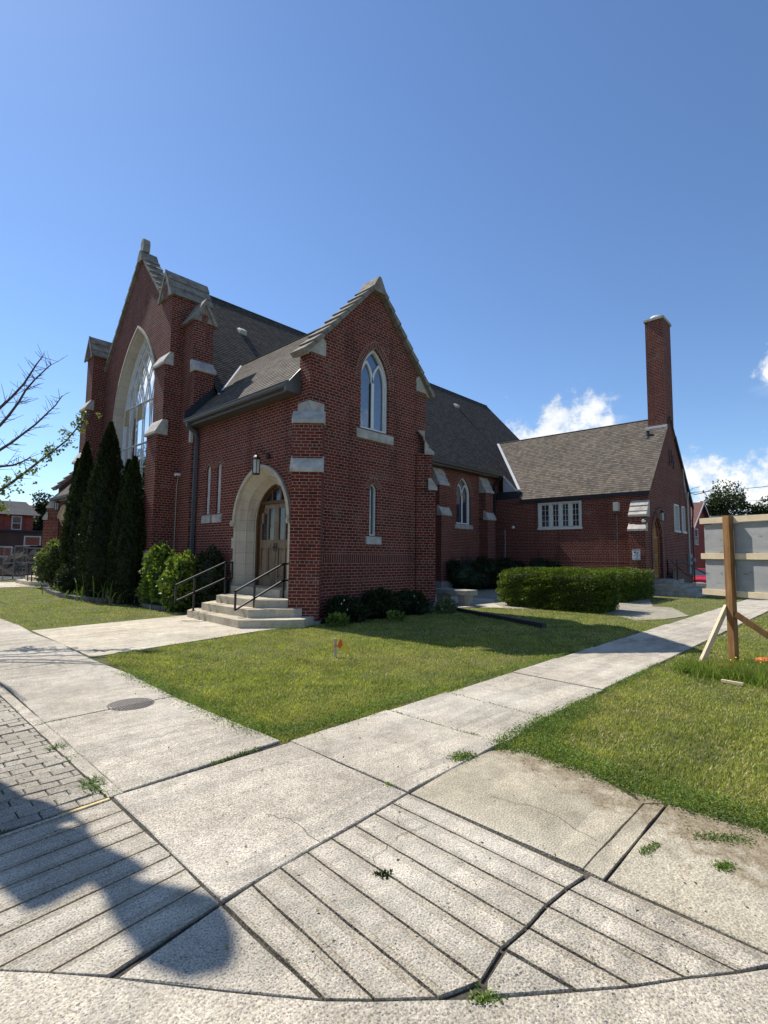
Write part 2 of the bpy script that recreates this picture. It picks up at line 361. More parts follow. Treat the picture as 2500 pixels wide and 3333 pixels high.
    def build(s, name, mat, parent=None, smooth=False, bevel=0):
        me = bpy.data.meshes.new(name); off = wloc(parent) if parent else Vector((0, 0, 0))
        me.from_pydata([(v[0]-off.x, v[1]-off.y, v[2]-off.z) for v in s.v], [], s.f)
        ul = me.uv_layers.new(name='UVMap'); ul.data.foreach_set('uv', np.array(s.uv, dtype=np.float32).ravel())
        setmat(me, mat)
        if smooth: me.polygons.foreach_set('use_smooth', [True]*len(me.polygons))
        o = bpy.data.objects.new(name, me); link(o)
        if parent: o.parent = parent
        if bevel:
            import bmesh
            bm = bmesh.new(); bm.from_mesh(me); bmesh.ops.remove_doubles(bm, verts=bm.verts, dist=.0004)
            bmesh.ops.bevel(bm, geom=[e for e in bm.edges if len(e.link_faces) == 2 and e.calc_face_angle(0) > .5], offset=bevel, segments=2, affect='EDGES', profile=.6)
            bm.to_mesh(me); bm.free()
        return o
def fast(name, V, Fc, mat, parent=None, off=None):
    """large mesh from numpy arrays; Fc is (n,k)"""
    V = np.asarray(V, dtype=np.float32)
    if parent: V = V-np.array(wloc(parent), dtype=np.float32)
    Fc = np.asarray(Fc, dtype=np.int32); k = Fc.shape[1]
    me = bpy.data.meshes.new(name)
    me.vertices.add(len(V)); me.vertices.foreach_set('co', V.ravel())
    me.loops.add(Fc.size); me.loops.foreach_set('vertex_index', Fc.ravel())
    me.polygons.add(len(Fc)); me.polygons.foreach_set('loop_start', np.arange(0, Fc.size, k, dtype=np.int32)); me.polygons.foreach_set('loop_total', np.full(len(Fc), k, dtype=np.int32))
    me.update(calc_edges=True); me.validate(); setmat(me, mat)
    o = bpy.data.objects.new(name, me); link(o)
    if parent: o.parent = parent
    return o
def copy_tree(o, loc=None, parent=None):
    c = o.copy(); link(c); c.parent = parent
    if loc is not None: c.location = loc
    for ch in list(o.children):
        copy_tree(ch, None, c)
    return c
class Fr:
    """local wall frame: u along the wall, z up, d INTO the wall"""
    def __init__(s, O, U, Nn): s.O = Vector(O); s.U = Vector(U).normalized(); s.N = Vector(Nn).normalized()
    def __call__(s, u, z, d=0.0): p = s.O+s.U*u-s.N*d; return Vector((p.x, p.y, p.z+z))
def arch(wd, h, zs, zb, t=0.0, N_=10, c=0.0):
    """pointed arch outline (u,z): half width wd, rise h above springing zs, feet at zb, inset t"""
    Rr = (wd*wd+h*h)/(2*wd); R_ = Rr-t; cx = wd-Rr; th = math.acos(min(1, max(-1, (-cx)/R_)))
    rt = [(cx+R_*math.cos(th*k/N_), zs+R_*math.sin(th*k/N_)) for k in range(N_+1)]
    pts = [(wd-t, zb)]+rt+[(-u, z) for u, z in rt[::-1][1:]]+[(-(wd-t), zb)]
    return [(u+c, z) for u, z in pts]
def ring(mm, fr, A, B, d0, d1, uvring=False, closed=False):
    """solid band between outlines A (outer) and B (inner): front at depth d0, back at d1"""
    n_ = len(A); rng_ = range(n_ if closed else n_-1); s_ = 0
    for i in rng_:
        j = (i+1) % n_; L = math.hypot(A[j][0]-A[i][0], A[j][1]-A[i][1])
        uv = [(s_, 0), (s_+L, 0), (s_+L, .113), (s_, .113)] if uvring else None
        a0, a1, b1, b0 = fr(*A[i], d0), fr(*A[j], d0), fr(*B[j], d0), fr(*B[i], d0)
        mm.face([a0, a1, b1, b0], uv); s_ += L
        mm.face([b0, b1, fr(*B[j], d1), fr(*B[i], d1)]); mm.face([a1, a0, fr(*A[i], d1), fr(*A[j], d1)])
    if not closed:
        for i in (0, n_-1): mm.face([fr(*A[i], d0), fr(*B[i], d0), fr(*B[i], d1), fr(*A[i], d1)])
def wall(mm, fr, outer, holes=(), reveal=.25):
    mm.poly([fr(*p) for p in outer], [[fr(*p) for p in h] for h in holes])
    for h in holes:
        for i in range(len(h)):
            a, b = h[i], h[(i+1) % len(h)]
            mm.face([fr(*a), fr(*b), fr(*b, reveal), fr(*a, reveal)])
def rect(u0, z0, u1, z1): return [(u0, z0), (u1, z0), (u1, z1), (u0, z1)]
def bez(pts, k=8):
    out = []
    for i in range(len(pts)-1): out += [Vector(pts[i]).lerp(Vector(pts[i+1]), t/k) for t in range(k)]
    return out+[Vector(pts[-1])]
brick_mat('ashlar', bw=9.0, rh=.305, off=0, sq=1, sqf=1, mort=.007, c1=(.54,.47,.365), c2=(.46,.40,.31), mc=(.17,.145,.11), depth=.002)
# ================================================================== CHURCH
YC = 20.61                                   # axis of the nave
church = empty('church', (7.4, YC, 0), 'red brick church with grey shingle roofs, tall traceried gable window and pale stone trim', 'church')
X1, Y1, Z1 = Vector((1,0,0)), Vector((0,1,0)), Vector((0,0,1))
def mir(p): return (p[0], 2*YC-p[1], p[2])

def roof_slope(name, mat, e0, along, up, Lng, a_fn, b_fn, parent, row=.14, lip=.013, xf=None):
    """one roof slope as real overlapping shingle courses. e0 eave origin, along/up unit vectors, a_fn/b_fn(s): course ends"""
    mm = M(xf); e0, al, up = Vector(e0), Vector(along), Vector(up); nr = al.cross(up)
    if nr.z < 0: nr = -nr
    s_ = 0.0; k = 0
    while s_ < Lng-1e-4:
        s2 = min(s_+row, Lng); a, b = a_fn(s_), b_fn(s_); a2, b2 = a_fn(s2), b_fn(s2)
        P = lambda t, s, o: e0+al*t+up*s+nr*o
        nseg = 1
        mm.face([P(a, s_, lip), P(b, s_, lip), P(b2, s2, .001), P(a2, s2, .001)], [(a, s_), (b, s_), (b2, s2), (a2, s2)])
        mm.face([P(a, s_, -.004), P(b, s_, -.004), P(b, s_, lip), P(a, s_, lip)], [(a, s_), (b, s_), (b, s_+.004), (a, s_+.004)])
        s_ = s2; k += 1
    A0, B0, A1, B1 = a_fn(0), b_fn(0), a_fn(Lng), b_fn(Lng)
    Q = [e0+al*A0-nr*.03, e0+al*B0-nr*.03, e0+al*B1+up*Lng-nr*.03, e0+al*A1+up*Lng-nr*.03]
    mm.face(Q)
    mm.face([Q[0], Q[1], e0+al*B0+nr*lip, e0+al*A0+nr*lip]); mm.face([Q[0], Q[3], e0+al*A1+up*Lng, e0+al*A0+nr*lip]); mm.face([Q[1], Q[2], e0+al*B1+up*Lng, e0+al*B0+nr*lip])
    return mm.build(name, mat, parent)

def coping(mm, p0, p1, wv, n_, t0=.10, t1=.17, nrm=(0,0,1), over=.02):
    """stepped stone coping from p0 (low) to p1 (apex); wv width vector; each slab laps the one below"""
    p0, p1, wv = Vector(p0), Vector(p1), Vector(wv); e = (p1-p0)/n_; ed = e.normalized()
    u = wv.cross(ed).normalized()
    if u.z < 0: u = -u
    for i in range(n_):
        a = p0+e*i-ed*over; b = p0+e*(i+1)
        jt = random.uniform(-.006, .006)
        c = [a, b, b+wv, a+wv, a+u*(t1+jt), b+u*(t0+jt), b+wv+u*(t0+jt), a+wv+u*(t1+jt)]
        mm.hexa(c)

def buttress(fr, hw, tiers, caps, parent, xf=None, capmat='weathered_stone', label=None):
    root = None
    mb = M(xf)
    for z0, z1, p in tiers:
        a = [fr(-hw, z0, -p), fr(hw, z0, -p), fr(hw, z0, .30), fr(-hw, z0, .30), fr(-hw, z1, -p), fr(hw, z1, -p), fr(hw, z1, .30), fr(-hw, z1, .30)]
        mb.hexa(a)
    o = mb.build('buttress', 'brick', parent)
    if label: o['label'] = label
    for (z0, z1, pb, pt, k) in caps:
        mc = M(xf); n_ = k
        for i in range(n_):
            za, zb = z0+(z1-z0)*i/n_, z0+(z1-z0)*(i+1)/n_
            pa, pc = pb+(pt-pb)*i/n_+.05, pb+(pt-pb)*(i+1)/n_+.015
            lip = .09 if i == 0 else .018
            din = .06 if pt < .05 else -pt+.07
            prof = [(-pa, za), (-pa, za+lip), (-pc, zb), (din, zb), (din, za)]
            L = [fr(-hw-.035, z, d) for d, z in prof]; off = fr(hw+.035, 0, 0)-fr(-hw-.035, 0, 0)
            mc.prism(L, off)
        mc.build('buttress_cap', capmat, o)
    return o

def lancet_window(fr, c, zb, zs, hz, hw, depth, parent, style='single', gmat='glass_lead', fmat='white_frame', xf=None, arch_ring=True, sill=None, name='window'):
    """pointed window: frame, glass, sill and brick arch ring"""
    A = lambda t: arch(hw, hz-zs, zs, zb, t, 10, c)
    mf = M(xf); ft = .07 if style == 'twin' else .035
    ring(mf, fr, A(0), A(ft), depth*.55, depth+.05)
    mf.hexa([fr(c-hw, zb, depth*.5), fr(c+hw, zb, depth*.5), fr(c+hw, zb, depth+.05), fr(c-hw, zb, depth+.05), fr(c-hw, zb+ft, depth*.55), fr(c+hw, zb+ft, depth*.55), fr(c+hw, zb+ft, depth+.05), fr(c-hw, zb+ft, depth+.05)])
    if style == 'twin':
        m2 = hw-ft; d0, d1 = depth*.62, depth+.04
        mf.hexa([fr(c-.045, zb, d0), fr(c+.045, zb, d0), fr(c+.045, zb, d1), fr(c-.045, zb, d1), fr(c-.045, zs, d0), fr(c+.045, zs, d0), fr(c+.045, zs, d1), fr(c-.045, zs, d1)])
        sub = m2/2; hh = (hz-zs)*.62
        for sgn in (-1, 1):
            cc = c+sgn*(sub+.005)
            B = lambda t: arch(sub+.03, hh, zs, zs-.02, t, 8, cc)
            ring(mf, fr, B(0), B(.055), d0+.01, d1)
            B2 = lambda t: arch(sub-.005, hh, zs, zb+ft, t, 8, cc)
            ring(mf, fr, B2(0), B2(.035), d0+.03, d1)
    w_ = mf.build(name, fmat, parent)
    mg = M(xf); mg.poly([fr(*p, depth) for p in A(ft*.5)]); mg.build('glass', gmat, w_)
    if sill:
        sw, z0, z1, pr_ = sill
        ms = M(xf); prof = [(-pr_, z0), (-pr_, z1-.03), (depth*.5, z1+.02), (depth*.5, z0)]
        ms.prism([fr(c-sw, z, d) for d, z in prof], fr(sw, 0)-fr(-sw, 0)); ms.build('sill', 'weathered_stone', w_)
    if arch_ring:
        rw = .19 if style == 'twin' else .16
        Ao = arch(hw+rw, (hz-zs)+rw*1.15, zs, zs-(.05 if style == 'twin' else 0.0), 0, 12, c); Ai = arch(hw+.002, hz-zs+.002, zs, zs-(.05 if style == 'twin' else 0.0), 0, 12, c)
        mr = M(xf); ring(mr, fr, Ao, Ai, -.004, .02, True); mr.build('brick_arch', 'ring', w_)
    return w_

def soldier(fr, u0, u1, parent, xf=None, z0=1.3975, z1=1.6185):
    mm = M(xf); mm.hexa([fr(u0, z0, -.004), fr(u1, z0, -.004), fr(u1, z0, .01), fr(u0, z0, .01), fr(u0, z1, -.004), fr(u1, z1, -.004), fr(u1, z1, .01), fr(u0, z1, .01)])
    return mm.build('soldier_course', 'soldier', parent)

def lantern(p, nrm, parent, sc_=1.0, xf=None):
    """hexagonal hanging wall lantern; p = body centre, nrm = outward from wall, arm returns to the wall"""
    p = Vector(p); nv = Vector(nrm); r = .095*sc_; h = .34*sc_
    mm = M(xf); up = Z1
    def hexr(z, rr): return [p+Vector((rr*math.cos(PI/3*k), rr*math.sin(PI/3*k), z)) for k in range(6)]
    lo, hi = hexr(-h/2, r*.86), hexr(h/2, r)
    for k in range(6):
        mm.bar(lo[k], hi[k], .016*sc_, .016*sc_); mm.bar(lo[k], lo[(k+1) % 6], .02*sc_, .02*sc_); mm.bar(hi[k], hi[(k+1) % 6], .022*sc_, .022*sc_)
    mm.lathe(p+Vector((0, 0, h/2)), [(r*1.1, 0), (r*.8, .05*sc_), (r*.45, .085*sc_), (.012, .10*sc_), (.012, .18*sc_)], 6)
    mm.lathe(p+Vector((0, 0, -h/2-.02)), [(r*.5, 0), (r*.9, .02)], 6)
    a = p+Vector((0, 0, h/2+.17*sc_)); mm.tube(bez([a+Vector((0,0,.04)), a+nv*-.10+Vector((0,0,.07)), a-nv*.22+Vector((0,0,.02)), a-nv*.34+Vector((0,0,-.04))], 3), .012*sc_, 6)
    mm.lathe(a-nv*.34+Vector((0, 0, -.14)), [(.02, 0), (.05, .03), (.05, .14), (.02, .17)], 8)
    o = mm.build('wall_lantern', 'black_metal', parent)
    mg = M(xf); l2, h2 = hexr(-h/2+.01, r*.80), hexr(h/2-.01, r*.93)
    for k in range(6): mg.face([l2[k], l2[(k+1) % 6], h2[(k+1) % 6], h2[k]])
    mg.build('lantern_pane', 'lantern_glass', o)
    return o

# ---------------------------------------------------------------- right side porch (nearest part)
frG = Fr((0, 9.65, 0), X1, -Y1)          # gable wall: u = world x
frD = Fr((7.46, 0, 0), Y1, -X1)          # door wall: u = world y
XM, SL = 9.67, 1.085
zr = lambda x: 8.98-SL*abs(x-XM)
bigw = arch(.545, .95, 6.30, 4.95, 0, 10, 9.70); smw = arch(.135, .16, 3.33, 2.10, 0, 10, 9.68)
mm = M()
outer = [(7.46, -.3), (11.88, -.3), (11.88, zr(11.88)), (XM, 8.98), (7.46, zr(7.46))]
wall(mm, frG, outer, [bigw, smw], .22)
mm.poly([frG(u, z, .42) for u, z in outer][::-1])
mm.face([frG(7.46, -.3), frG(7.46, zr(7.46)), frG(7.46, zr(7.46), .42), frG(7.46, -.3, .42)]); mm.face([frG(11.88, -.3), frG(11.88, zr(11.88)), frG(11.88, zr(11.88), .42), frG(11.88, -.3, .42)])
mm.build('porch_gable_wall', 'brick', church)
lancet_window(frG, 9.70, 4.95, 6.30, 7.25, .545, .16, church, 'twin', sill=(.70, 4.66, 4.93, .05))
lancet_window(frG, 9.68, 2.10, 3.33, 3.49, .135, .12, church, 'single', gmat='glass_dark', sill=(.285, 1.87, 2.09, .045))
soldier(frG, 7.93, 11.36, church)
# door wall
DC = 11.60
hood = lambda t: arch(1.32, 1.50, 2.42, .30, t, 14, DC)
swl = [arch(.125, .16, 4.10, 2.76, 0, 8, c) for c in (13.90, 14.54)]
mm = M(); wall(mm, frD, [(10.07, -.3), (15.55, -.3), (15.55, 5.85), (10.07, 5.85)], [hood(0.0)]+swl, .24)
mm.build('porch_door_wall', 'brick', church)
for c in (13.90, 14.54):
    lancet_window(frD, c, 2.76, 4.10, 4.28, .125, .11, church, 'single', gmat='glass_lead', sill=(.265, 2.485, 2.735, .045))
soldier(frD, 12.98, 15.40, church); soldier(frD, 9.95, 10.26, church)
mm = M(); mm.box((11.58, 10.0, -.3), (11.879, 14.8, 5.9)); mm.build('porch_back_wall', 'brick', church)
# stone door surround: splayed orders
def door_surround(fr, DC, parent, xf=None, wd=1.32, h=1.5, zs=2.42, zf=.50):
    H = lambda t: arch(wd, h, zs, zf, t, 14, DC)
    mm = M(xf)
    def strip(t0, d0, t1, d1):
        A, B = H(t0), H(t1); s_ = -zf
        for i in range(len(A)-1):
            L = math.hypot(A[i+1][0]-A[i][0], A[i+1][1]-A[i][1]); dd = math.hypot(t1-t0, d1-d0)
            mm.face([fr(*A[i], d0), fr(*A[i+1], d0), fr(*B[i+1], d1), fr(*B[i], d1)], [(1, s_), (1, s_+L), (1+dd, s_+L), (1+dd, s_)]); s_ += L
    strip(-.0, .03, .0, -.015); strip(.0, -.015, .09, -.015); strip(.09, -.015, .10, .02); strip(.10, .02, .265, .20); strip(.265, .20, .275, .175); strip(.275, .175, .305, .185); strip(.305, .185, .315, .23)
    strip(.315, .23, .40, .40); strip(.40, .40, .44, .40); strip(.44, .40, .44, .60)
    o = mm.build('door_surround', 'ashlar', parent)
    # hood mould following the arch only
    mh = M(xf); Ho = arch(wd+.02, h+.02, zs, zs-.0, 0, 14, DC); Hi = arch(wd+.02, h+.02, zs, zs, .10, 14, DC)
    ring(mh, fr, Ho, Hi, -.075, .0)
    for s_ in (-1, 1):
        c = fr(DC+s_*(wd+.0), zs+.0, -.05); mh.obox(c, fr.U*.06, fr.N*.05, Vector((0, 0, .08)))
        mh.lathe(c+fr.N*.03-Vector((0,0,.07)), [(.03, 0), (.065, .03), (.07, .07), (.055, .12), (.02, .15)], 10)
    mh.build('hood_mould', 'limestone', o)
    mqs = {-1: M(xf), 1: M(xf)}; k = 0; z = zf
    while z < zs-.02:
        z2 = min(z+.306, zs)
        for s_ in (-1, 1):
            wq = .12 if k % 2 == 0 else .02
            a, b = DC+s_*(wd-.01), DC+s_*(wd+wq); mqs[s_].hexa([fr(a, z, -.012), fr(b, z, -.012), fr(b, z, .05), fr(a, z, .05), fr(a, z2-.004, -.012), fr(b, z2-.004, -.012), fr(b, z2-.004, .05), fr(a, z2-.004, .05)])
        z = z2; k += 1
    for s_ in (-1, 1):
        a, b = DC+s_*(wd-.36), DC+s_*(wd+.16); mqs[s_].hexa([fr(a, zf-.2, -.03), fr(b, zf-.2, -.03), fr(b, zf-.2, .5), fr(a, zf-.2, .5), fr(a, zf+.2, -.03), fr(b, zf+.2, -.03), fr(b, zf+.2, .5), fr(a, zf+.2, .5)])
    for mq in mqs.values(): mq.build('stone_quoin', 'limestone', o)
    return o
door_surround(frD, DC, church)
def double_door(fr, DC, parent, wd=.88, h=1.08, zs=2.42, zf=.72, zt=2.95, d0=.44, xf=None, wood='oak_door', fwood='oak_frame'):
    A = lambda t: arch(wd, h, zs, zf, t, 12, DC)
    mm = M(xf); ring(mm, fr, A(-.04), A(.07), d0-.02, d0+.14)
    ring(mm, fr, A(-.09), A(-.04), d0-.05, d0+.1)
    Rr = (wd*wd+h*h)/(2*wd); cx = wd-Rr
    hwz = lambda z, t: (cx+math.sqrt((Rr-t)**2-(z-zs)**2)) if z > zs else wd-t
    a = hwz(zt, .07)
    mm.hexa([fr(DC-a-.03, zt, d0), fr(DC+a+.03, zt, d0), fr(DC+a+.03, zt, d0+.12), fr(DC-a-.03, zt, d0+.12), fr(DC-a-.03, zt+.08, d0), fr(DC+a+.03, zt+.08, d0), fr(DC+a+.03, zt+.08, d0+.12), fr(DC-a-.03, zt+.08, d0+.12)])
    for s_ in (-1, 1): mm.hexa([fr(DC+s_*.2-.03, zt, d0+.03), fr(DC+s_*.2+.03, zt, d0+.03), fr(DC+s_*.2+.03, zt, d0+.1), fr(DC+s_*.2-.03, zt, d0+.1), fr(DC+s_*.2-.03, zs+.96, d0+.03), fr(DC+s_*.2+.03, zs+.96, d0+.03), fr(DC+s_*.2+.03, zs+.96, d0+.1), fr(DC+s_*.2-.03, zs+.96, d0+.1)])
    ring(mm, fr, A(.07), A(.13), d0+.04, d0+.12)
    frame = mm.build('door_frame', fwood, parent)
    mg = M(xf); top = [(u, z) for u, z in A(.08) if z > zt]; mg.poly([fr(*p, d0+.09) for p in ([(DC+hwz(zt, .08), zt)]+top+[(DC-hwz(zt, .08), zt)])]); mg.build('fanlight', 'glass_door', frame)
    for s_ in (-1, 1):
        P = [(0.006, zf+.01), (0.006, zt-.005)]; zz = [zt-.005]+[zs+(zt-zs)*k/5 for k in (4, 3, 2, 1, 0)]
        P += [(hwz(z, .075), z) for z in zz]+[(wd-.075, zf+.01)]
        md = M(xf); L = [fr(DC+s_*u, z, d0+.085) for u, z in P]; md.prism(L, -fr.N*.05)
        def bx(u0, z0, u1, z1, dd=.045, mmm=md):
            lo, hi = sorted((DC+s_*u0, DC+s_*u1)); mmm.hexa([fr(lo, z0, d0+dd), fr(hi, z0, d0+dd), fr(hi, z0, d0+.09), fr(lo, z0, d0+.09), fr(lo, z1, d0+dd), fr(hi, z1, d0+dd), fr(hi, z1, d0+.09), fr(lo, z1, d0+.09)])
        W = wd-.075
        bx(.008, zf+.01, .10, zt-.006); bx(W-.10, zf+.01, W, zs); bx(W-.19, zs, W-.09, zs+.30, .046); bx(.1, zf+.01, W-.1, zf+.24, .047); bx(.1, zf+1.02, W-.1, zf+1.25, .047); bx(.1, zt-.12, W-.24, zt-.006, .047)
        mdl = .1+(W-.2)/2
        bx(mdl-.035, zf+.24, mdl+.035, zf+1.02, .048); bx(mdl-.03, zf+1.25, mdl+.03, zt-.12, .048)
        bx(.13, zf+.30, mdl-.06, zf+.96, .068); bx(mdl+.06, zf+.30, W-.13, zf+.96, .068)
        dr = md.build('door_leaf', wood, parent)
        mg = M(xf)
        for (u0, u1, z1) in ((.10, mdl-.03, zt-.12), (mdl+.03, W-.10, zs+.27)):
            lo, hi = sorted((DC+s_*u0, DC+s_*u1)); mg.face([fr(lo, zf+1.25, d0+.078), fr(hi, zf+1.25, d0+.078), fr(hi, z1, d0+.078), fr(lo, z1, d0+.078)])
        mg.build('door_light', 'glass_door', dr)
        mk = M(xf); c = fr(DC+s_*.05, zf+1.05, d0+.03); mk.obox(c, fr.U*.022, fr.N*.008, Vector((0, 0, .11))); mk.lathe(c+fr.N*.03-Vector((0, 0, .03)), [(.01, 0), (.026, .02), (.026, .04), (.01, .055)], 8)
        mk.build('door_handle', 'iron', dr)
    return frame
double_door(frD, DC, church)
mm = M(); mm.box((7.50, 10.66, .30), (8.2, 12.56, .72)); mm.build('threshold', 'concrete_step', church)
lantern((7.06, 11.27, 3.80), (-1, 0, 0), church, 1.12)
# steps
def steps(parent, polys, h=.18, mat='concrete_step', xf=None, z0=0.0):
    g = None
    for i, P in enumerate(polys):
        mm = M(xf); zb = z0+h*i-(.25 if i == 0 else .02)
        mm.prism([(x, y, zb) for x, y in P], (0, 0, z0+h*(i+1)-zb))
        mm.build('step', mat, parent, bevel=.006)
steps(church, [[(5.83, 9.82), (5.92, 12.36), (6.28, 12.74), (7.47, 13.05), (7.47, 9.3), (6.95, 9.02), (6.60, 9.20)],
               [(6.19, 10.02), (6.19, 12.16), (6.62, 12.45), (7.47, 12.85), (7.47, 9.5), (7.0, 9.46)],
               [(6.51, 10.19), (6.49, 12.0), (6.90, 12.30), (7.47, 12.5), (7.47, 9.7), (7.15, 9.68)]])
mm = M(); mm.box((7.30, 10.45, .50), (7.52, 12.75, .718)); mm.build('step', 'concrete_step', church, bevel=.01)
def rail(parent, segs, r=.019, name='handrail', posts=()):
    mm = M()
    for s_ in segs:
        for a, b in zip(s_[:-1], s_[1:]): mm.bar(a, b, r*2, r*2); 
        for p in s_[1:-1]: mm.obox(p, (r, 0, 0), (0, r, 0), (0, 0, r))
    for a, b in posts: mm.bar(a, b, r*2, r*2); mm.obox(a, (.05, 0, 0), (0, .05, 0), (0, 0, .006))
    return mm.build(name, 'black_metal', parent)
y_ = 10.3
rail(church, [[(6.03, y_, .33), (6.03, y_, .755), (7.30, y_, 1.354), (7.45, y_, 1.354)], [(6.03, y_, .34), (7.30, y_, .955), (7.45, y_, .955)]], posts=[((6.51, y_, .18), (6.51, y_, .98)), ((7.31, y_, .54), (7.31, y_, 1.35))])
y_ = 12.1
rail(church, [[(5.49, y_, .42), (5.49, y_, .82), (6.77, y_, 1.36), (6.965, y_, 1.36), (6.965, y_, .95), (6.78, y_, .95), (5.49, y_, .44)]], posts=[((5.95, y_, .18), (5.95, y_, 1.01)), ((6.78, y_, .54), (6.78, y_, 1.35))])
# diagonal buttresses
s2_ = math.sqrt(.5)
frB = Fr((7.46, 9.65, 0), (s2_, -s2_, 0), (-s2_, -s2_, 0))
b1 = buttress(frB, .35, [(-.3, 3.55, .27), (3.5, 4.74, .17)], [(3.50, 3.90, .27, .12, 1), (4.68, 5.02, .17, -.02, 1)], church, capmat='weathered_stone')
mm = M(); L_ = .46
for z0, z1 in ((4.99, 5.29),):
    mm.prism([(7.445, 9.635, z0), (7.445+L_, 9.635, z0), (7.445+L_, 9.70, z0), (7.5, 9.70, z0), (7.5, 9.635+L_, z0), (7.445, 9.635+L_, z0)], (0, 0, z1-z0))
mm.build('buttress_cap', 'weathered_stone', b1)
frB2 = Fr((11.88, 9.65, 0), (s2_, s2_, 0), (s2_, -s2_, 0))
b2 = buttress(frB2, .35, [(-.3, 3.55, .27), (3.5, 4.60, .17)], [(3.50, 3.85, .27, .12, 1), (4.55, 5.27, .17, -.28, 3)], church)
mm = M(); mm.prism([frB2(-.39, -.3, -.31), frB2(.39, -.3, -.31), frB2(.39, -.3, .3), frB2(-.39, -.3, .3)], (0, 0, .55)); mm.build('plinth', 'grey_stone', b2)
mm = M(); mm.prism([frB(-.38, -.3, -.30), frB(.38, -.3, -.30), frB(.38, -.3, .3), frB(-.38, -.3, .3)], (0, 0, .37)); mm.build('plinth', 'grey_stone', b1)
# copings of the porch gable
mm = M(); wv = Vector((0, .60, 0))
coping(mm, (7.28, 9.50, zr(7.28)+.02), (XM-.02, 9.50, 9.00), wv, 9, .09, .140)
coping(mm, (12.06, 9.50, zr(12.06)+.02), (XM+.02, 9.50, 9.00), wv, 9, .09, .140)
mm.prism([(XM-.22, 9.48, 8.80), (XM+.22, 9.48, 8.80), (XM+.22, 9.48, 8.94), (XM+.04, 9.48, 9.25), (XM-.04, 9.48, 9.25), (XM-.22, 9.48, 8.94)], (0, .64, 0))
mm.build('gable_coping', 'coping_stone', church)
mm = M()
for s_ in (-1, 1):
    mm = M(); xa = XM+s_*2.21
    mm.prism([(xa+s_*.02, 9.625, 6.50), (xa-s_*.46, 9.625, 6.50), (xa-s_*.46, 9.625, 6.86), (xa-s_*.33, 9.625, zr(xa-s_*.33)+.03), (xa+s_*.17, 9.625, zr(xa+s_*.17)+.03), (xa+s_*.17, 9.625, 6.40), (xa+s_*.10, 9.625, 6.42)], (0, .46, 0)); mm.build('kneeler_stone', 'weathered_stone', church)
pass
# porch roof
k_ = math.hypot(1, 1.074); up = Vector((1/k_, 0, 1.074/k_)); Ls = (XM-7.06)*k_
def pv(s): x = 7.06+s/k_; return 15.38 if x < 7.97 else 17.2
roof_slope('porch_roof', 'shingle', (7.06, 0, 5.72), (0, 1, 0), up, Ls, lambda s: 10.06, pv, church)
up2 = Vector((-1/k_, 0, 1.074/k_)); roof_slope('porch_roof', 'shingle', (12.28, 0, 5.72), (0, 1, 0), up2, Ls, lambda s: 10.06, lambda s: 17.2, church)
mm = M(); mm.tube([(XM, 10.1, 8.545), (XM, 16.9, 8.545)], .035, 6); mm.build('ridge_cap', 'shingle', church)
def gutter(parent, pts, mat='gutter_brown', out=(-1, 0, 0), w_=.13, h_=.13, fascia=True, soffit=.3):
    a, b = Vector(pts[0]), Vector(pts[1]); o = Vector(out); mm = M()
    prof = [(0, 0), (0, -h_), (w_*.75, -h_), (w_*.92, -h_*.62), (w_*.92, -h_*.35), (w_*1.05, -.012), (w_*1.05, 0), (w_*.98, 0), (w_*.86, -h_*.55), (w_*.7, -h_+.01), (.01, -h_+.01), (.01, 0)]
    mm.prism([a+o*d+Z1*z for d, z in prof], b-a)
    g = mm.build('gutter', mat, parent)
    if fascia:
        m2 = M(); m2.prism([a-o*.002+Z1*.02, a-o*.002-Z1*.21, a-o*.03-Z1*.21, a-o*.03+Z1*.02], b-a); m2.prism([a-o*.03-Z1*.19, a-o*(soffit+.02)-Z1*.19, a-o*(soffit+.02)-Z1*.21, a-o*.03-Z1*.21], b-a); m2.build('fascia', mat, g)
    return g
gutter(church, [(7.10, 10.02, 5.73), (7.10, 15.38, 5.73)], soffit=.35)
mm = M(); mm.box((7.0, 9.99, 5.50), (7.45, 10.06, 5.76)); mm.build('gutter_end', 'gutter_brown', church)
gutter(church, [(12.26, 10.05, 5.73), (12.26, 14.3, 5.73)], out=(1, 0, 0))
mm = M(); mm.prism([(7.03, 10.02, 5.68), (7.458, 10.02, 5.68), (7.458, 10.02, 6.17)], (0, .045, 0)); mm.build('roof_end_flashing', 'gutter_brown', church)
# downspout on the porch
mm = M(); pts = [(7.05, 15.20, 5.62), (7.05, 15.20, 5.50), (7.33, 15.22, 5.34), (7.37, 15.24, 5.2), (7.37, 15.28, .25)]
for a, b in zip(pts[:-1], pts[1:]): mm.bar(a, b, .075, .10)
for z in (4.6, 3.2, 1.6): mm.box((7.30, 15.20, z), (7.46, 15.35, z+.03))
mm.build('downspout', 'downspout_grey', church)
mm = M(); mm.box((7.2, 15.30, 5.05), (7.285, 15.42, 5.45)); mm.build('junction_box', 'cream_plastic', church)
# dark flashing against the tower and valley flashing
mm = M(); mm.prism([(7.0, 15.40, 5.62), (7.97, 15.40, 6.66), (7.97, 15.40, 7.02), (7.0, 15.40, 5.98)], (0, -.02, 0)); mm.build('step_flashing', 'dark_trim', church)
mm = M(); mm.bar((7.98, 14.98, 6.70), (9.62, 16.68, 8.53), .16, .03, up=(-.4, -.5, 1)); mm.build('valley_flashing', 'flashing', church)
mm = M(); mm.box((7.97, 14.82, 6.45), (8.13, 15.12, 6.80)); mm.build('gutter_end', 'dark_trim', church)

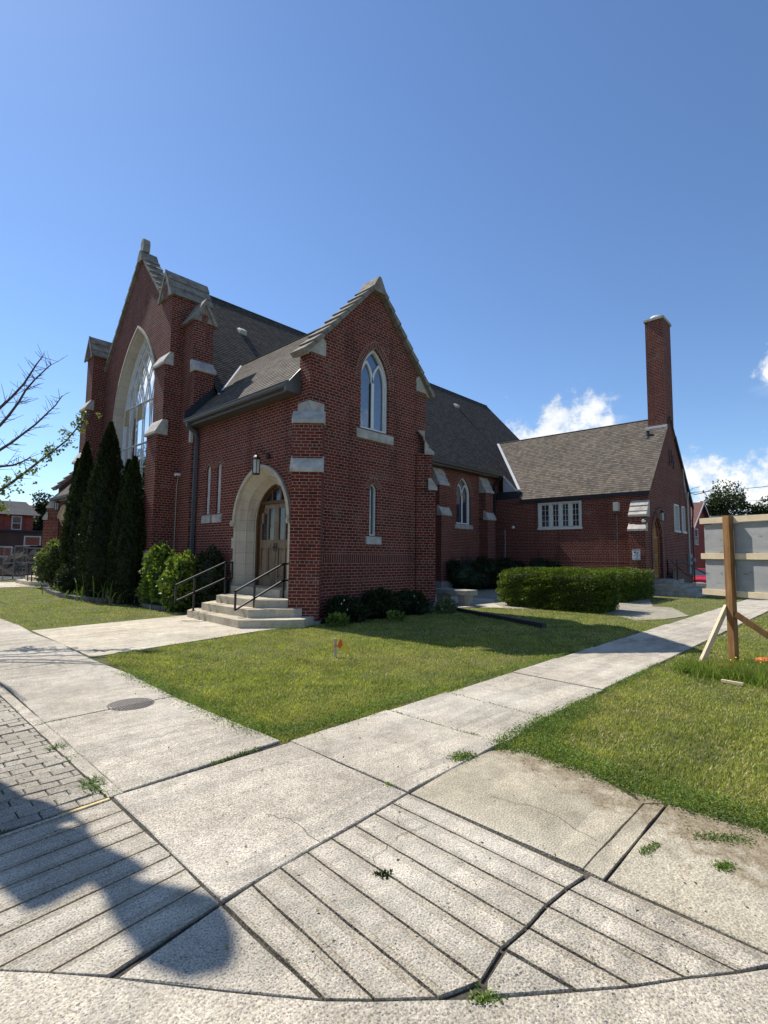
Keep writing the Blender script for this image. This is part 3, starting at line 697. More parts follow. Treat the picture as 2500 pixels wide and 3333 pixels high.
# ---------------------------------------------------------------- main facade
frF = Fr((7.40, YC, 0), Y1, -X1)         # u = y - YC
zf_ = lambda u: 13.36-1.11*abs(u)
fw = arch(2.20, 3.80, 6.60, 3.62, 0, 20, 0)
mm = M(); wall(mm, frF, [(-3.6, -.3), (3.6, -.3), (3.6, zf_(3.6)), (0, 13.36), (-3.6, zf_(3.6))], [fw], .40)
mm.build('facade_wall', 'brick', church)
# stone surround of the great window
AR = lambda t: arch(2.27, 3.92, 6.60, 3.35, t, 22, 0)
mm = M()
def strip(t0, d0, t1, d1):
    A, B = AR(t0), AR(t1); s_ = 0
    for i in range(len(A)-1):
        L = math.hypot(A[i+1][0]-A[i][0], A[i+1][1]-A[i][1])
        mm.face([frF(*A[i], d0), frF(*A[i+1], d0), frF(*B[i+1], d1), frF(*B[i], d1)], [(1, s_), (1, s_+L), (1.2, s_+L), (1.2, s_)]); s_ += L
strip(.0, .02, .0, -.05); strip(0, -.05, .08, -.06); strip(.08, -.06, .09, .0); strip(.09, .0, .16, .02); strip(.16, .02, .24, .27); strip(.24, .27, .27, .27); strip(.27, .27, .27, .42)
sur = mm.build('window_surround', 'ashlar', church)
mm = M(); mm.prism([frF(-2.32, z, d) for d, z in ((-.10, 3.2), (-.10, 3.55), (.3, 3.84), (.3, 3.2))], frF(4.64, 0)-frF(0, 0)); mm.build('sill', 'limestone', sur)
# tracery
WI = 2.0; HI = 3.92; RR = (2.27**2+3.92**2)/(2*2.27); cxx = 2.27-RR; Rw = RR-.27
def inw(u, z):
    if z <= 6.6: return abs(u) <= WI
    return (abs(u)-cxx)**2+(z-6.6)**2 <= Rw**2
mt_ = M(); nb = 6; us = [-WI+2*WI*k/nb for k in range(1, nb)]
for u in us: mt_.bar(frF(u, 3.8, .33), frF(u, 6.6, .33), .022, .04, up=frF.N)
for u in [-WI]+us+[WI]:
    for sg in (-1, 1):
        prev = None
        for k in range(0, 40):
            th = k*.028; uu = u+sg*(Rw-Rw*math.cos(th)); z = 6.6+Rw*math.sin(th)
            if not inw(uu, z): break
            if prev and not (abs(u) == WI and u*sg > 0): mt_.bar(frF(*prev, .33), frF(uu, z, .33), .020, .04, up=frF.N)
            prev = (uu, z)
for z in (7.50, 5.86, 4.9):
    a = WI if z < 6.6 else cxx+math.sqrt(Rw*Rw-(z-6.6)**2); mt_.bar(frF(-a, z, .325), frF(a, z, .325), .026, .05, up=frF.N)
A_, B_ = AR(.27), AR(.30); ring(mt_, frF, A_, B_, .29, .38)
trc = mt_.build('window', 'white_frame', church)
mm = M(); mm.poly([frF(*p, .36) for p in AR(.28)]); mm.build('glass', 'glass_facade', trc)
for i, (u0, u1) in enumerate(((us[2]-0.0, us[3]), (us[0], us[1]))): pass
for (u0, u1) in ((0.02, us[3]-.02), (-WI+.02, us[0]-.02), (us[4]+.02, WI-.02)):
    mm = M(); mm.hexa([frF(u0, 6.86, .345), frF(u1, 6.86, .345), frF(u1, 6.86, .355), frF(u0, 6.86, .355), frF(u0, 7.47, .345), frF(u1, 7.47, .345), frF(u1, 7.47, .355), frF(u0, 7.47, .355)]); mm.build('infill_panel', 'panel_tan', trc)
soldier(frF, -3.5, 3.5, church)
# facade coping and finial
mm = M(); wv = Vector((.62, 0, 0))
for s_ in (-1, 1): coping(mm, (7.30, YC+s_*3.55, zf_(3.55)+.02), (7.30, YC+s_*.03, 13.36), wv, 11, .08, .15)
mm.prism([(7.28, YC-.24, 13.15), (7.28, YC+.24, 13.15), (7.28, YC+.2, 13.36), (7.28, YC+.05, 13.60), (7.28, YC-.05, 13.60), (7.28, YC-.2, 13.36)], (.66, 0, 0))
gc = mm.build('gable_coping', 'coping_stone', church)
mm = M()
prof = [(-.15, 13.58), (.15, 13.58), (.17, 13.72), (.19, 13.90), (.14, 14.08), (.06, 14.15), (-.06, 14.15), (-.14, 14.08), (-.19, 13.90), (-.17, 13.72)]
mm.prism([(7.36, YC+a, z) for a, z in prof], (.26, 0, 0)); mm.build('finial', 'grey_stone', gc, bevel=.03)

# ---------------------------------------------------------------- corner towers (clasping buttresses)
def tower(xf, name='corner_tower'):
    mb = M(xf)
    mb.box((7.29, 16.30, -.3), (8.15, 17.10, 10.10))                       # core
    mb.box((6.56, 16.30, -.3), (7.30, 17.10, 5.42)); mb.box((6.72, 16.301, 5.4), (7.30, 17.099, 7.74)); mb.box((6.86, 16.302, 7.7), (7.30, 17.098, 10.10))
    mb.box((7.291, 15.38, -.3), (7.95, 16.31, 7.50)); mb.box((7.292, 15.56, 7.4), (7.949, 16.31, 9.22))
    mb.poly([(7.32, 15.561, 9.15), (7.92, 15.561, 9.15), (7.62, 15.561, 9.66)]) if False else None
    t = mb.build(name, 'brick', church)
    def wedge(prof, axis, a, b, mat='weathered_stone'):
        mc = M(xf)
        if axis == 'y': mc.prism([(d, a, z) for d, z in prof], (0, b-a, 0))
        else: mc.prism([(a, d, z) for d, z in prof], (b-a, 0, 0))
        mc.build('weathering', mat, t)
    wedge([(6.48, 5.36), (6.48, 5.44), (6.71, 5.86), (6.88, 5.86), (6.88, 5.36)], 'y', 16.26, 17.14)
    wedge([(6.64, 7.68), (6.64, 7.76), (6.85, 8.12), (6.97, 8.12), (6.97, 7.68)], 'y', 16.26, 17.14)
    wedge([(15.30, 7.40), (15.30, 7.50), (15.55, 7.80), (15.66, 7.80), (15.66, 7.40)], 'x', 7.25, 7.985)
    # saddle-back cap of the front buttress, ridge along x
    mc = M(xf); yc = 16.70; hw = .50; z0, z1 = 10.06, 11.02
    for i in range(3):
        for s_ in (-1, 1):
            a0, a1 = hw*(1-i/3)+.035, hw*(1-(i+1)/3); za, zb = z0+(z1-z0)*i/3, z0+(z1-z0)*(i+1)/3
            P = [(6.78, yc+s_*a0, za), (6.78, yc+s_*a0, za+.035), (6.78, yc+s_*max(a1, .03), zb+.01), (6.78, yc, zb+.01), (6.78, yc, za)]
            mc.prism(P, (1.45, 0, 0))
    mc.build('tower_cap', 'coping_stone', t)
    mc = M(xf)
    for s_ in (-1, 1): mc.prism([(6.74, yc+s_*.55, 10.0), (6.74, yc+s_*.43, 10.0), (6.74, yc, 10.84), (6.74, yc, 11.06)], (.06, 0, 0))
    mc.build('tower_cap_rim', 'coping_stone', t)
    mc = M(xf); mc.prism([(6.775, yc-.14, 10.1), (6.775, yc+.14, 10.1), (6.775, yc+.14, 10.42), (6.775, yc, 10.55), (6.775, yc-.14, 10.42)], (-.012, 0, 0)); mc.build('brick_inset', 'brick', t)
    # gablet of the side buttress, ridge along y
    mc = M(xf); xc = 7.62; hw = .36
    for s_ in (-1, 1):
        mc.prism([(xc+s_*(hw+.10), 15.46, 9.10), (xc+s_*(hw-.02), 15.46, 9.10), (xc, 15.46, 9.72), (xc, 15.46, 9.93)], (0, .86, 0))
    mc.build('tower_cap_rim', 'coping_stone', t)
    mc = M(xf); mc.prism([(xc-hw, 15.53, 9.15), (xc+hw, 15.53, 9.15), (xc, 15.53, 9.80)], (0, .8, 0)); mc.build('tower_cap', 'coping_stone', t)
    mc = M(xf); mc.prism([(xc-.09, 15.525, 9.17), (xc+.09, 15.525, 9.17), (xc+.09, 15.525, 9.40), (xc-.09, 15.525, 9.40)], (0, -.012, 0)); mc.build('brick_inset', 'brick', t)
    return t
tower(None); tower(mir)
mm = M(); mm.box((6.535, 16.42, 1.24), (6.56, 16.93, 1.645)); mm.build('corner_stone', 'limestone', church)
mm = M(); mm.box((6.50, 16.24, -.3), (7.3, 17.16, .22)); mm.build('plinth', 'concrete_old', church)
# small camera and conduit on the tower flank
mm = M(); mm.tube([(7.24, 16.14, 4.06), (7.25, 16.2, 3.9), (7.262, 16.27, 3.75), (7.265, 16.275, .4)], .011, 6); mm.build('conduit', 'cream_plastic', church)
mm = M(); mm.box((7.13, 16.08, 4.07), (7.285, 16.17, 4.14)); mm.lathe((7.13, 16.12, 4.05), [(.03, 0), (.038, .04), (.02, .06)], 10); mm.build('security_camera', 'white_plastic', church)

# ---------------------------------------------------------------- nave walls and roof
frN = Fr((0, 14.75, 0), X1, -Y1)
nw = [arch(.61, .92, 4.60, 3.16, 0, 10, c) for c in (15.6, 21.2)]
mm = M(); wall(mm, frN, [(8.1, -.3), (24.12, -.3), (24.12, 6.05), (8.1, 6.05)], nw, .22)
mm.box((24.1, 14.75, -.3), (32.45, 15.0, 6.0)); mm.build('nave_side_wall', 'brick', church)
for c in (21.2,): lancet_window(frN, c, 3.16, 4.60, 5.52, .61, .16, church, 'twin', sill=(.76, 2.92, 3.15, .05))
lancet_window(frN, 15.6, 3.16, 4.60, 5.52, .61, .16, church, 'twin', sill=(.76, 2.92, 3.15, .05))
soldier(frN, 19.45, 22.6, church, z0=1.33, z1=1.55)
mm = M(); wall(mm, Fr((32.45, 0, 0), Y1, X1), [(14.75, -.3), (2*YC-14.75, -.3), (2*YC-14.75, 6.2), (YC, 12.6), (14.75, 6.2)]); mm.box((8.1, 2*YC-15, -.3), (32.4, 2*YC-14.75, 6.05)); mm.build('nave_rear_wall', 'brick', church)
for cx_ in (13.0, 19.08, 22.98):
    fr_ = Fr((cx_, 14.75, 0), X1, -Y1)
    b_ = buttress(fr_, .36, [(-.3, 3.5, .50), (3.45, 4.95, .38)], [(3.44, 3.92, .50, .32, 1), (4.86, 5.70, .38, 0.0, 3)], church)
    mm = M(); mm.box((cx_-.42, 14.18, -.3), (cx_+.42, 14.8, .42)); mm.build('plinth', 'grey_stone', b_)
mm = M(); mm.box((20.45, 14.70, .55), (21.4, 14.76, 1.27)); wb = mm.build('basement_window', 'white_paint', church)
mm = M(); mm.box((20.52, 14.69, .58), (21.33, 14.698, 1.19)); mm.build('glass', 'glass_dark', wb)
ku = math.hypot(6.25, 6.88); upR = Vector((0, 6.25/ku, 6.88/ku))
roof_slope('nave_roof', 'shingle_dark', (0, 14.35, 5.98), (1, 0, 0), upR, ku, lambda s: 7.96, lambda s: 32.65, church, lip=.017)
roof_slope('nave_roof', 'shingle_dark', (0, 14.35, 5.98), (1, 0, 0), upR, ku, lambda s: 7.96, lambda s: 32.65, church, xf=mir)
mm = M(); mm.tube([(7.96, YC-.01, 12.87), (32.65, YC-.01, 12.87)], .05, 6); mm.build('ridge_cap', 'shingle_dark', church)
# small piece of the same slope carried down behind the chapel roof
k2 = math.hypot(.95, .95*1.1); upE = Vector((0, .95/k2, .95*1.1/k2))
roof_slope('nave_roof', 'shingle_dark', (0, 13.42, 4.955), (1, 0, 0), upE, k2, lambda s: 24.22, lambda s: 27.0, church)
mm = M(); mm.prism([(24.24, 14.30, 5.02), (24.24, 13.50, 5.02), (24.24, 14.30, 5.90)], (.02, 0, 0)); mm.build('siding_and_shade_panel', 'siding', church)
mm = M(); mm.prism([(24.23, 14.34, 4.99), (24.23, 13.45, 4.99), (24.23, 13.45, 4.965), (24.23, 14.34, 4.965)], (.04, 0, 0)); mm.bar((24.22, 13.45, 4.98), (24.22, 14.36, 5.98), .03, .10, up=(0, -1, 1)); mm.build('siding_trim', 'white_paint', church)
mm = M(); mm.box((24.12, 13.3, 4.35), (24.4, 14.6, 5.0)); mm.build('siding_and_shade_panel', 'dark_trim', church)  # dark box standing in for the shade below the siding
gutter(church, [(12.1, 14.35, 5.98), (24.2, 14.35, 5.98)], out=(0, -1, 0), soffit=.40)
gutter(church, [(8.1, 2*YC-14.35, 5.98), (32.6, 2*YC-14.35, 5.98)], out=(0, 1, 0), soffit=.40)
mm = M(); pts = [(23.95, 14.26, 5.86), (23.95, 14.30, 5.7), (23.95, 14.66, 5.4), (23.95, 14.66, .3)]
for a, b in zip(pts[:-1], pts[1:]): mm.bar(a, b, .08, .10)
mm.build('downspout', 'dark_trim', church)
def vent(p, parent):
    mm = M(); p = Vector(p); u = upR; nr = Vector((0, -u.z, u.y))
    mm.obox(p+nr*.03, (.17, 0, 0), u*.17, nr*.03); c = p+nr*.13-u*.01
    mm.hexa([c-Vector((.17,0,0))-u*.16-nr*.09, c+Vector((.17,0,0))-u*.16-nr*.09, c+Vector((.17,0,0))+u*.16-nr*.09, c-Vector((.17,0,0))+u*.16-nr*.09, c-Vector((.13,0,0))-u*.12+nr*.05, c+Vector((.13,0,0))-u*.12+nr*.05, c+Vector((.13,0,0))+u*.14+nr*.0, c-Vector((.13,0,0))+u*.14+nr*.0])
    mm.build('roof_vent', 'cream_plastic', parent)
zroof = lambda y: 5.98+1.1008*(y-14.35)
vent((10.83, 18.75, zroof(18.75)), church); vent((26.6, 19.1, zroof(19.1)), church)

# ---------------------------------------------------------------- chapel wing with chimney
CX0, CX1, CY0 = 24.10, 31.30, 7.02
frC = Fr((CX0, 0, 0), Y1, -X1)
mm = M(); wall(mm, frC, [(CY0, -.9), (14.75, -.9), (14.75, 4.6), (CY0, 4.6)], [rect(9.99, 2.95, 12.22, 4.28)], .14)
mm.build('chapel_front_wall', 'brick', church)
frH = Fr((0, CY0, 0), X1, -Y1); CXM = 27.68
zc = lambda x: 8.50-1.087*abs(x-CXM)
cdoor = arch(.66, .95, 2.50, .66, 0, 10, 25.12)
mm = M(); wall(mm, frH, [(CX0, -.9), (CX1, -.9), (CX1, zc(CX1)), (28.5, zc(28.5)), (28.5, 8.0), (27.2, 8.0), (27.2, zc(27.2)), (CX0, zc(CX0))], [cdoor, rect(28.03, 2.93, 28.98, 4.27), rect(29.42, 2.93, 30.10, 4.27)], .2)
mm.build('chapel_gable_wall', 'brick', church)
mm = M(); mm.box((CX1-.3, CY0+.01, -.9), (CX1-.001, 20, 4.55)); mm.build('chapel_back_wall', 'brick', church)
soldier(frC, 7.75, 14.7, church, z0=1.36, z1=1.58); soldier(frH, 25.9, 31.28, church, z0=1.36, z1=1.58)
mm = M()   # four-light casement
def fbox(mm, fr, u0, z0, u1, z1, d0, d1): mm.hexa([fr(u0, z0, d0), fr(u1, z0, d0), fr(u1, z0, d1), fr(u0, z0, d1), fr(u0, z1, d0), fr(u1, z1, d0), fr(u1, z1, d1), fr(u0, z1, d1)])
fbox(mm, frC, 9.96, 2.93, 12.25, 3.03, -.035, .12); fbox(mm, frC, 9.985, 4.22, 12.225, 4.285, -.012, .12)
pan = [(9.99, 10.10), (10.50, 10.62), (11.00, 11.12), (11.50, 11.62), (12.10, 12.22)]
for a, b in pan: fbox(mm, frC, a, 3.0, b, 4.25, -.01, .12)
cs = mm.build('casement_window', 'white_paint', church)
for a, b in ((10.10, 10.50), (10.62, 11.0), (11.12, 11.50), (11.62, 12.10)):
    m2 = M()
    fbox(m2, frC, a, 3.03, b, 3.09, .03, .08); fbox(m2, frC, a, 4.16, b, 4.22, .03, .08); fbox(m2, frC, a, 3.03, a+.05, 4.2, .03, .08); fbox(m2, frC, b-.05, 3.03, b, 4.2, .03, .08)
    for z in (3.36, 3.63, 3.90): fbox(m2, frC, a, z-.008, b, z+.008, .05, .08)
    c = (a+b)/2; fbox(m2, frC, c-.008, 3.05, c+.008, 4.2, .05, .08); cw = m2.build('casement', 'white_paint', cs)
    m3 = M(); m3.face([frC(a, 3.03, .07), frC(b, 3.03, .07), frC(b, 4.22, .07), frC(a, 4.22, .07)]); m3.build('pane', 'glass_dark', cw)
for u0, u1 in ((28.03, 28.98), (29.42, 30.10)):
    mm = M(); fbox(mm, frH, u0-.04, 2.86, u1+.04, 2.96, -.05, .1); fbox(mm, frH, u0, 2.95, u0+.07, 4.27, .0, .15); fbox(mm, frH, u1-.07, 2.95, u1, 4.27, .0, .15); fbox(mm, frH, u0, 4.19, u1, 4.27, .0, .15); fbox(mm, frH, (u0+u1)/2-.03, 2.95, (u0+u1)/2+.03, 4.25, .03, .12)
    cs = mm.build('window', 'white_paint', church); m3 = M(); m3.face([frH(u0, 2.95, .1), frH(u1, 2.95, .1), frH(u1, 4.27, .1), frH(u0, 4.27, .1)]); m3.build('pane', 'glass_lead', cs)
# chapel door
A = lambda t: arch(.66, .95, 2.50, .66, t, 10, 25.12)
mm = M(); ring(mm, frH, arch(.86, 1.2, 2.5, .66, 0, 10, 25.12), A(0), -.06, .02, True); ring(mm, frH, A(0), A(.10), .08, .2); mm.build('brick_arch', 'ring', church)
mm = M(); mm.poly([frH(*p, .17) for p in A(.08)])
for u in (24.60, 24.78, 24.96, 25.14, 25.32, 25.5, 25.62): fbox(mm, frH, u-.03, .68, u+.03, 2.5, .12, .17)
for z in (.70, 1.65, 2.45): fbox(mm, frH, 24.55, z, 25.70, z+.12, .125, .17)
cd = mm.build('chapel_door', 'honey_door', church)
mm = M(); fbox(mm, frH, 25.02, 1.62, 25.06, 1.85, .09, .12); mm.build('door_handle', 'iron', cd)
lantern((25.05, 6.74, 3.42), (0, -1, 0), church, 1.1)
# chapel roof
k_ = math.hypot(1, 1.092); upC = Vector((1/k_, 0, 1.092/k_)); Lc = (CXM-23.985)*k_
def cend(s):
    z = 4.516+1.092*s/k_
    return 13.16 if z < 4.95 else 14.35+(z-5.98)/1.1+.25
roof_slope('chapel_roof', 'shingle', (23.985, 0, 4.516), (0, 1, 0), upC, Lc, lambda s: CY0-.10, cend, church)
upC2 = Vector((-1/k_, 0, 1.092/k_)); roof_slope('chapel_roof', 'shingle', (31.5, 0, 4.38), (0, 1, 0), upC2, Lc, lambda s: CY0-.10, lambda s: 17.5, church)
mm = M(); mm.tube([(CXM, CY0-.05, 8.575), (CXM, 16.9, 8.575)], .035, 6); mm.build('ridge_cap', 'shingle', church)
mm = M()
for (xa, za, xb, zb) in ((31.52, 4.30, 28.5, 7.62),): mm.prism([(xa, CY0-.11, za+.10), (xb, CY0-.11, zb+.10), (xb, CY0-.11, zb-.08), (xa, CY0-.11, za-.08)], (0, .10, 0))
mm.build('rake_board', 'dark_trim', church)
mm = M(); mm.bar((24.52, 13.48, 5.12), (27.62, 16.62, 8.55), .13, .05, up=(-.5, -.5, 1)); mm.build('valley_flashing', 'flashing', church)
mm = M(); mm.box((23.99, CY0-.08, 4.36), (24.05, 13.2, 4.50)); mm.box((24.04, CY0-.05, 4.36), (24.098, 13.6, 4.40)); mm.build('eave_board', 'dark_trim', church)
# chimney
mm = M(); mm.box((27.20, 7.012, 6.9), (28.50, 7.83, 13.48)); ch = mm.build('chimney', 'brick', church)
mm = M(); mm.box((27.14, 6.95, 13.46), (28.56, 7.89, 13.60)); mm.build('chimney_cap', 'weathered_stone', ch, bevel=.02)
mm = M(); mm.lathe((27.7, 7.4, 13.6), [(.30, 0), (.30, .12), (.34, .13), (.30, .20), (.1, .24)], 16); mm.build('flue_cowl', 'flashing', ch)
mm = M(); mm.box((27.13, 6.96, 7.90), (27.20, 7.95, 8.08)); mm.box((27.13, 6.96, 7.85), (27.17, 8.0, 7.93)); mm.build('chimney_flashing', 'flashing', ch)
mm = M(); mm.lathe((26.75, 7.72, 7.42), [(.17, 0), (.075, .08), (.075, .32), (.09, .33), (.09, .37)], 10); mm.build('vent_pipe', 'dark_trim', church)
# scars on the gable brickwork by the chimney
mm = M()
for (x, z, h_) in ((27.50, 6.1, .8), (27.86, 6.25, .65), (28.15, 6.0, .7)): mm.tube([(x, CY0-.03, z), (x+.05, CY0-.03, z+h_*.3), (x-.03, CY0-.03, z+h_*.6), (x, CY0-.03, z+h_)], .022, 5); mm.tube([(x-.14, CY0-.03, z+.12), (x+.14, CY0-.03, z+.05)], .02, 5)
mm.build('wall_bracket', 'black_metal', church)
# corner buttress of the chapel
frQ = Fr((CX0, 7.37, 0), Y1, -X1)
buttress(frQ, .34, [(-.3, 2.82, .56), (2.8, 3.50, .42)], [(2.74, 3.10, .56, .36, 1), (3.38, 4.12, .42, 0.0, 3)], church)
# little sign, with the lettering of the photograph left as marks
mm = M(); mm.box((23.50, 7.245, 1.49), (23.525, 7.565, 1.95)); sg = mm.build('notice_sign', 'white_plastic', church)
mm = M(); mm.box((23.494, 7.255, 1.905), (23.50, 7.555, 1.935)); mm.build('sign_stripe', 'red_print', sg)
def text(body, size, loc, rot, mat, parent, name='lettering', ext=.001):
    cu = bpy.data.curves.new(name, 'FONT'); cu.body = body; cu.size = size; cu.align_x = 'CENTER'; cu.extrude = ext
    o = bpy.data.objects.new(name, cu); link(o); o.rotation_euler = rot; o.location = loc
    bpy.context.view_layer.update(); dg = bpy.context.evaluated_depsgraph_get(); me = bpy.data.meshes.new_from_object(o.evaluated_get(dg)); mw = o.matrix_world.copy()
    bpy.data.objects.remove(o); me.transform(mw); off = wloc(parent); me.transform(Matrix.Translation(-off)); me.materials.clear(); me.materials.append(MAT[mat])
    q = bpy.data.objects.new(name, me); link(q); q.parent = parent; return q
RW = (PI/2, 0, -PI/2)   # facing -x
for i, t_ in enumerate(('PARKING', 'MONITORED BY', '24 HOUR', 'VIDEO', 'SURVEILLANCE')): text(t_, .042, (23.492, 7.405, 1.70-.046*i), RW, 'navy_print', sg)
mm = M(); mm.prism([(23.492, 7.50, 1.82), (23.492, 7.47, 1.775), (23.492, 7.42, 1.785), (23.492, 7.41, 1.835), (23.492, 7.46, 1.86)], (.006, 0, 0)); mm.prism([(23.492, 7.40, 1.77), (23.492, 7.36, 1.80), (23.492, 7.33, 1.835), (23.492, 7.31, 1.83), (23.492, 7.33, 1.78), (23.492, 7.37, 1.755)], (.006, 0, 0)); mm.build('sign_emblem', 'navy_print', sg)
# vent box with pipe, cameras, meter, conduit, downspout
mm = M(); mm.box((23.86, 8.22, 3.68), (24.09, 8.45, 4.08)); vb = mm.build('vent_hood', 'cream_plastic', church, bevel=.01)
mm = M(); mm.tube([(24.02, 8.33, 3.7), (24.02, 8.34, .6)], .022, 8); mm.box((23.9, 8.25, 3.60), (24.09, 8.42, 3.69)); mm.build('pipe', 'gutter_brown', vb)
mm = M(); mm.lathe((23.97, 13.56, 3.02), [(.03, 0), (.075, .03), (.085, .08), (.06, .13), (.02, .15)], 12); mm.build('security_camera', 'white_plastic', church)
mm = M(); mm.tube([(24.06, 14.09, 2.98), (24.06, 14.1, .9)], .014, 6); mm.build('conduit', 'cream_plastic', church)
mm = M(); mm.lathe((23.60, 7.10, 3.10), [(.03, 0), (.06, .03), (.065, .08), (.03, .13)], 10); mm.box((23.4, 7.02, 3.13), (23.66, 7.12, 3.20)); mm.build('floodlight', 'white_plastic', church)
mm = M(); mm.box((30.2, 6.90, 1.28), (30.75, 7.01, 1.80)); mm.lathe((30.62, 6.82, 1.42), [(.09, 0), (.09, .18)], 12); mm.box((30.28, 6.93, .78), (30.55, 7.01, 1.28)); mt2 = mm.build('electric_meter', 'grey_meter', church)
mm = M(); mm.tube([(30.42, 6.95, 1.8), (30.36, 6.95, 4.6), (30.33, 6.9, 5.05)], .04, 8); mm.build('service_mast', 'cream_plastic', mt2)
mm = M(); mm.tube([(31.42, 6.95, 4.25), (31.40, 6.95, 3.9), (31.33, 6.97, 3.6), (31.33, 6.97, .3)], .04, 8); mm.build('downspout', 'dark_trim', church)
mm = M(); mm.tube([(29.9, 6.93, 5.0), (29.75, 6.93, 5.4), (29.68, 6.93, 5.9), (29.6, 6.93, 6.2)], .02, 6); mm.tube([(30.0, 6.93, 4.7), (30.05, 6.93, 5.2), (29.8, 6.93, 5.6)], .014, 6); mm.build('cable_loop', 'cream_plastic', church)
for z0 in (): pass
mm = M(); mm.box((24.04, 11.1, .75), (24.098, 12.2, 1.27)); wb = mm.build('basement_window', 'white_paint', church); mm = M(); mm.box((24.03, 11.18, .8), (24.038, 12.12, 1.2)); mm.build('glass', 'glass_dark', wb)
# stone steps and rails of the chapel door
mm = M(); mm.box((24.35, 6.2, -.3), (26.0, 7.02, .66)); mm.build('step', 'grey_stone', church, bevel=.015)
for i, (x1, y0, z) in enumerate(((26.6, 5.9, .48), (26.95, 5.6, .32), (27.3, 5.25, .16))):
    mm = M(); mm.box((24.1-.12*i, y0, -.3), (x1, 7.02-.01*i, z)); mm.build('step', 'grey_stone', church, bevel=.015)
rail(church, [[(24.75, 6.15, 1.50), (25.6, 6.1, 1.42), (26.9, 5.4, .82), (27.3, 5.2, .80)]], .022, posts=[((24.75, 6.15, .66), (24.75, 6.15, 1.5)), ((27.25, 5.2, .0), (27.25, 5.2, .8))])
rail(church, [[(26.0, 6.85, .8), (26.0, 6.85, 1.45), (26.3, 6.8, 1.50), (27.6, 6.6, .95), (28.8, 6.4, .7)]], .022, posts=[((26.0, 6.85, .48), (26.0, 6.85, 1.4)), ((28.8, 6.4, 0), (28.8, 6.4, .7))])
mm = M(); mm.prism([(26.4, 6.75, .0), (28.6, 6.55, .0), (28.6, 6.55, .75), (26.4, 6.75, 1.05)], (0, .04, 0)); mm.build('stair_side_panel', 'black_metal', church)

# ---------------------------------------------------------------- left side porch (lower, beyond the tower)
LY = 2*YC
frG2 = Fr((0, 30.75, 0), X1, Y1)
mm = M(); z2 = lambda x: 7.35-1.1*abs(x-9.67)
for yy in (30.75, 30.35): mm.poly([(7.46, yy, -.3), (11.88, yy, -.3), (11.88, yy, z2(11.88)), (9.67, yy, 7.35), (7.46, yy, z2(7.46))])
mm.face([(7.46, 30.35, -.3), (7.46, 30.75, -.3), (7.46, 30.75, z2(7.46)), (7.46, 30.35, z2(7.46))]); mm.build('porch_gable_wall', 'brick', church)
DC2 = 29.35
hole = arch(1.32, 1.50, 2.42, .30, 0, 14, DC2)
mm = M(); wall(mm, frD, [(25.4, -.3), (30.74, -.3), (30.74, 4.35), (25.4, 4.35)], [hole], .24); mm.build('porch_door_wall', 'brick', church)
door_surround(frD, DC2, church); double_door(frD, DC2, church)
mm = M(); mm.box((7.50, DC2-.95, .30), (8.2, DC2+.95, .72)); mm.build('threshold', 'concrete_step', church)
lantern((7.06, DC2-.15, 3.80), (-1, 0, 0), church, 1.12)
kl = math.hypot(1, 1.1); roof_slope('porch_roof', 'shingle', (7.06, 0, 4.26), (0, 1, 0), Vector((1/kl, 0, 1.1/kl)), 2.61*kl, lambda s: 25.9, lambda s: 30.34, church)
roof_slope('porch_roof', 'shingle', (12.28, 0, 4.26), (0, 1, 0), Vector((-1/kl, 0, 1.1/kl)), 2.61*kl, lambda s: 25.9, lambda s: 30.34, church)
gutter(church, [(7.10, 25.9, 4.27), (7.10, 30.34, 4.27)], soffit=.35)
mm = M(); coping(mm, (7.28, 30.24, z2(7.28)+.03), (9.65, 30.24, 7.36), (0, .62, 0), 9, .13, .2); coping(mm, (12.06, 30.24, z2(12.06)+.03), (9.69, 30.24, 7.36), (0, .62, 0), 9, .13, .2); mm.build('gable_coping', 'coping_stone', church)
frB3 = Fr((7.46, 30.75, 0), (-s2_, -s2_, 0), (-s2_, s2_, 0)); buttress(frB3, .35, [(-.3, 3.3, .45), (3.2, 3.9, .3)], [(3.2, 3.6, .45, .3, 1), (3.8, 4.3, .3, 0, 2)], church)
steps(church, [[(5.86, DC2-1.35), (5.86, DC2+1.3), (6.6, DC2+2.0), (7.47, DC2+2.0), (7.47, DC2-2.0), (6.6, DC2-2.0)], [(6.19, DC2-1.15), (6.19, DC2+1.1), (6.8, DC2+1.6), (7.47, DC2+1.6), (7.47, DC2-1.6), (6.8, DC2-1.6)], [(6.5, DC2-1.0), (6.5, DC2+.9), (7.47, DC2+1.2), (7.47, DC2-1.2)]])
for y_ in (DC2-1.1, DC2-.35):
    rail(church, [[(5.55, y_, .45), (5.45, y_, .62), (5.62, y_, .90), (7.2, y_, 1.42)], [(5.55, y_, .45), (7.2, y_, 1.0)]], .02, posts=[((6.0, y_, .18), (6.0, y_, 1.03)), ((7.0, y_, .5), (7.0, y_, 1.35))])

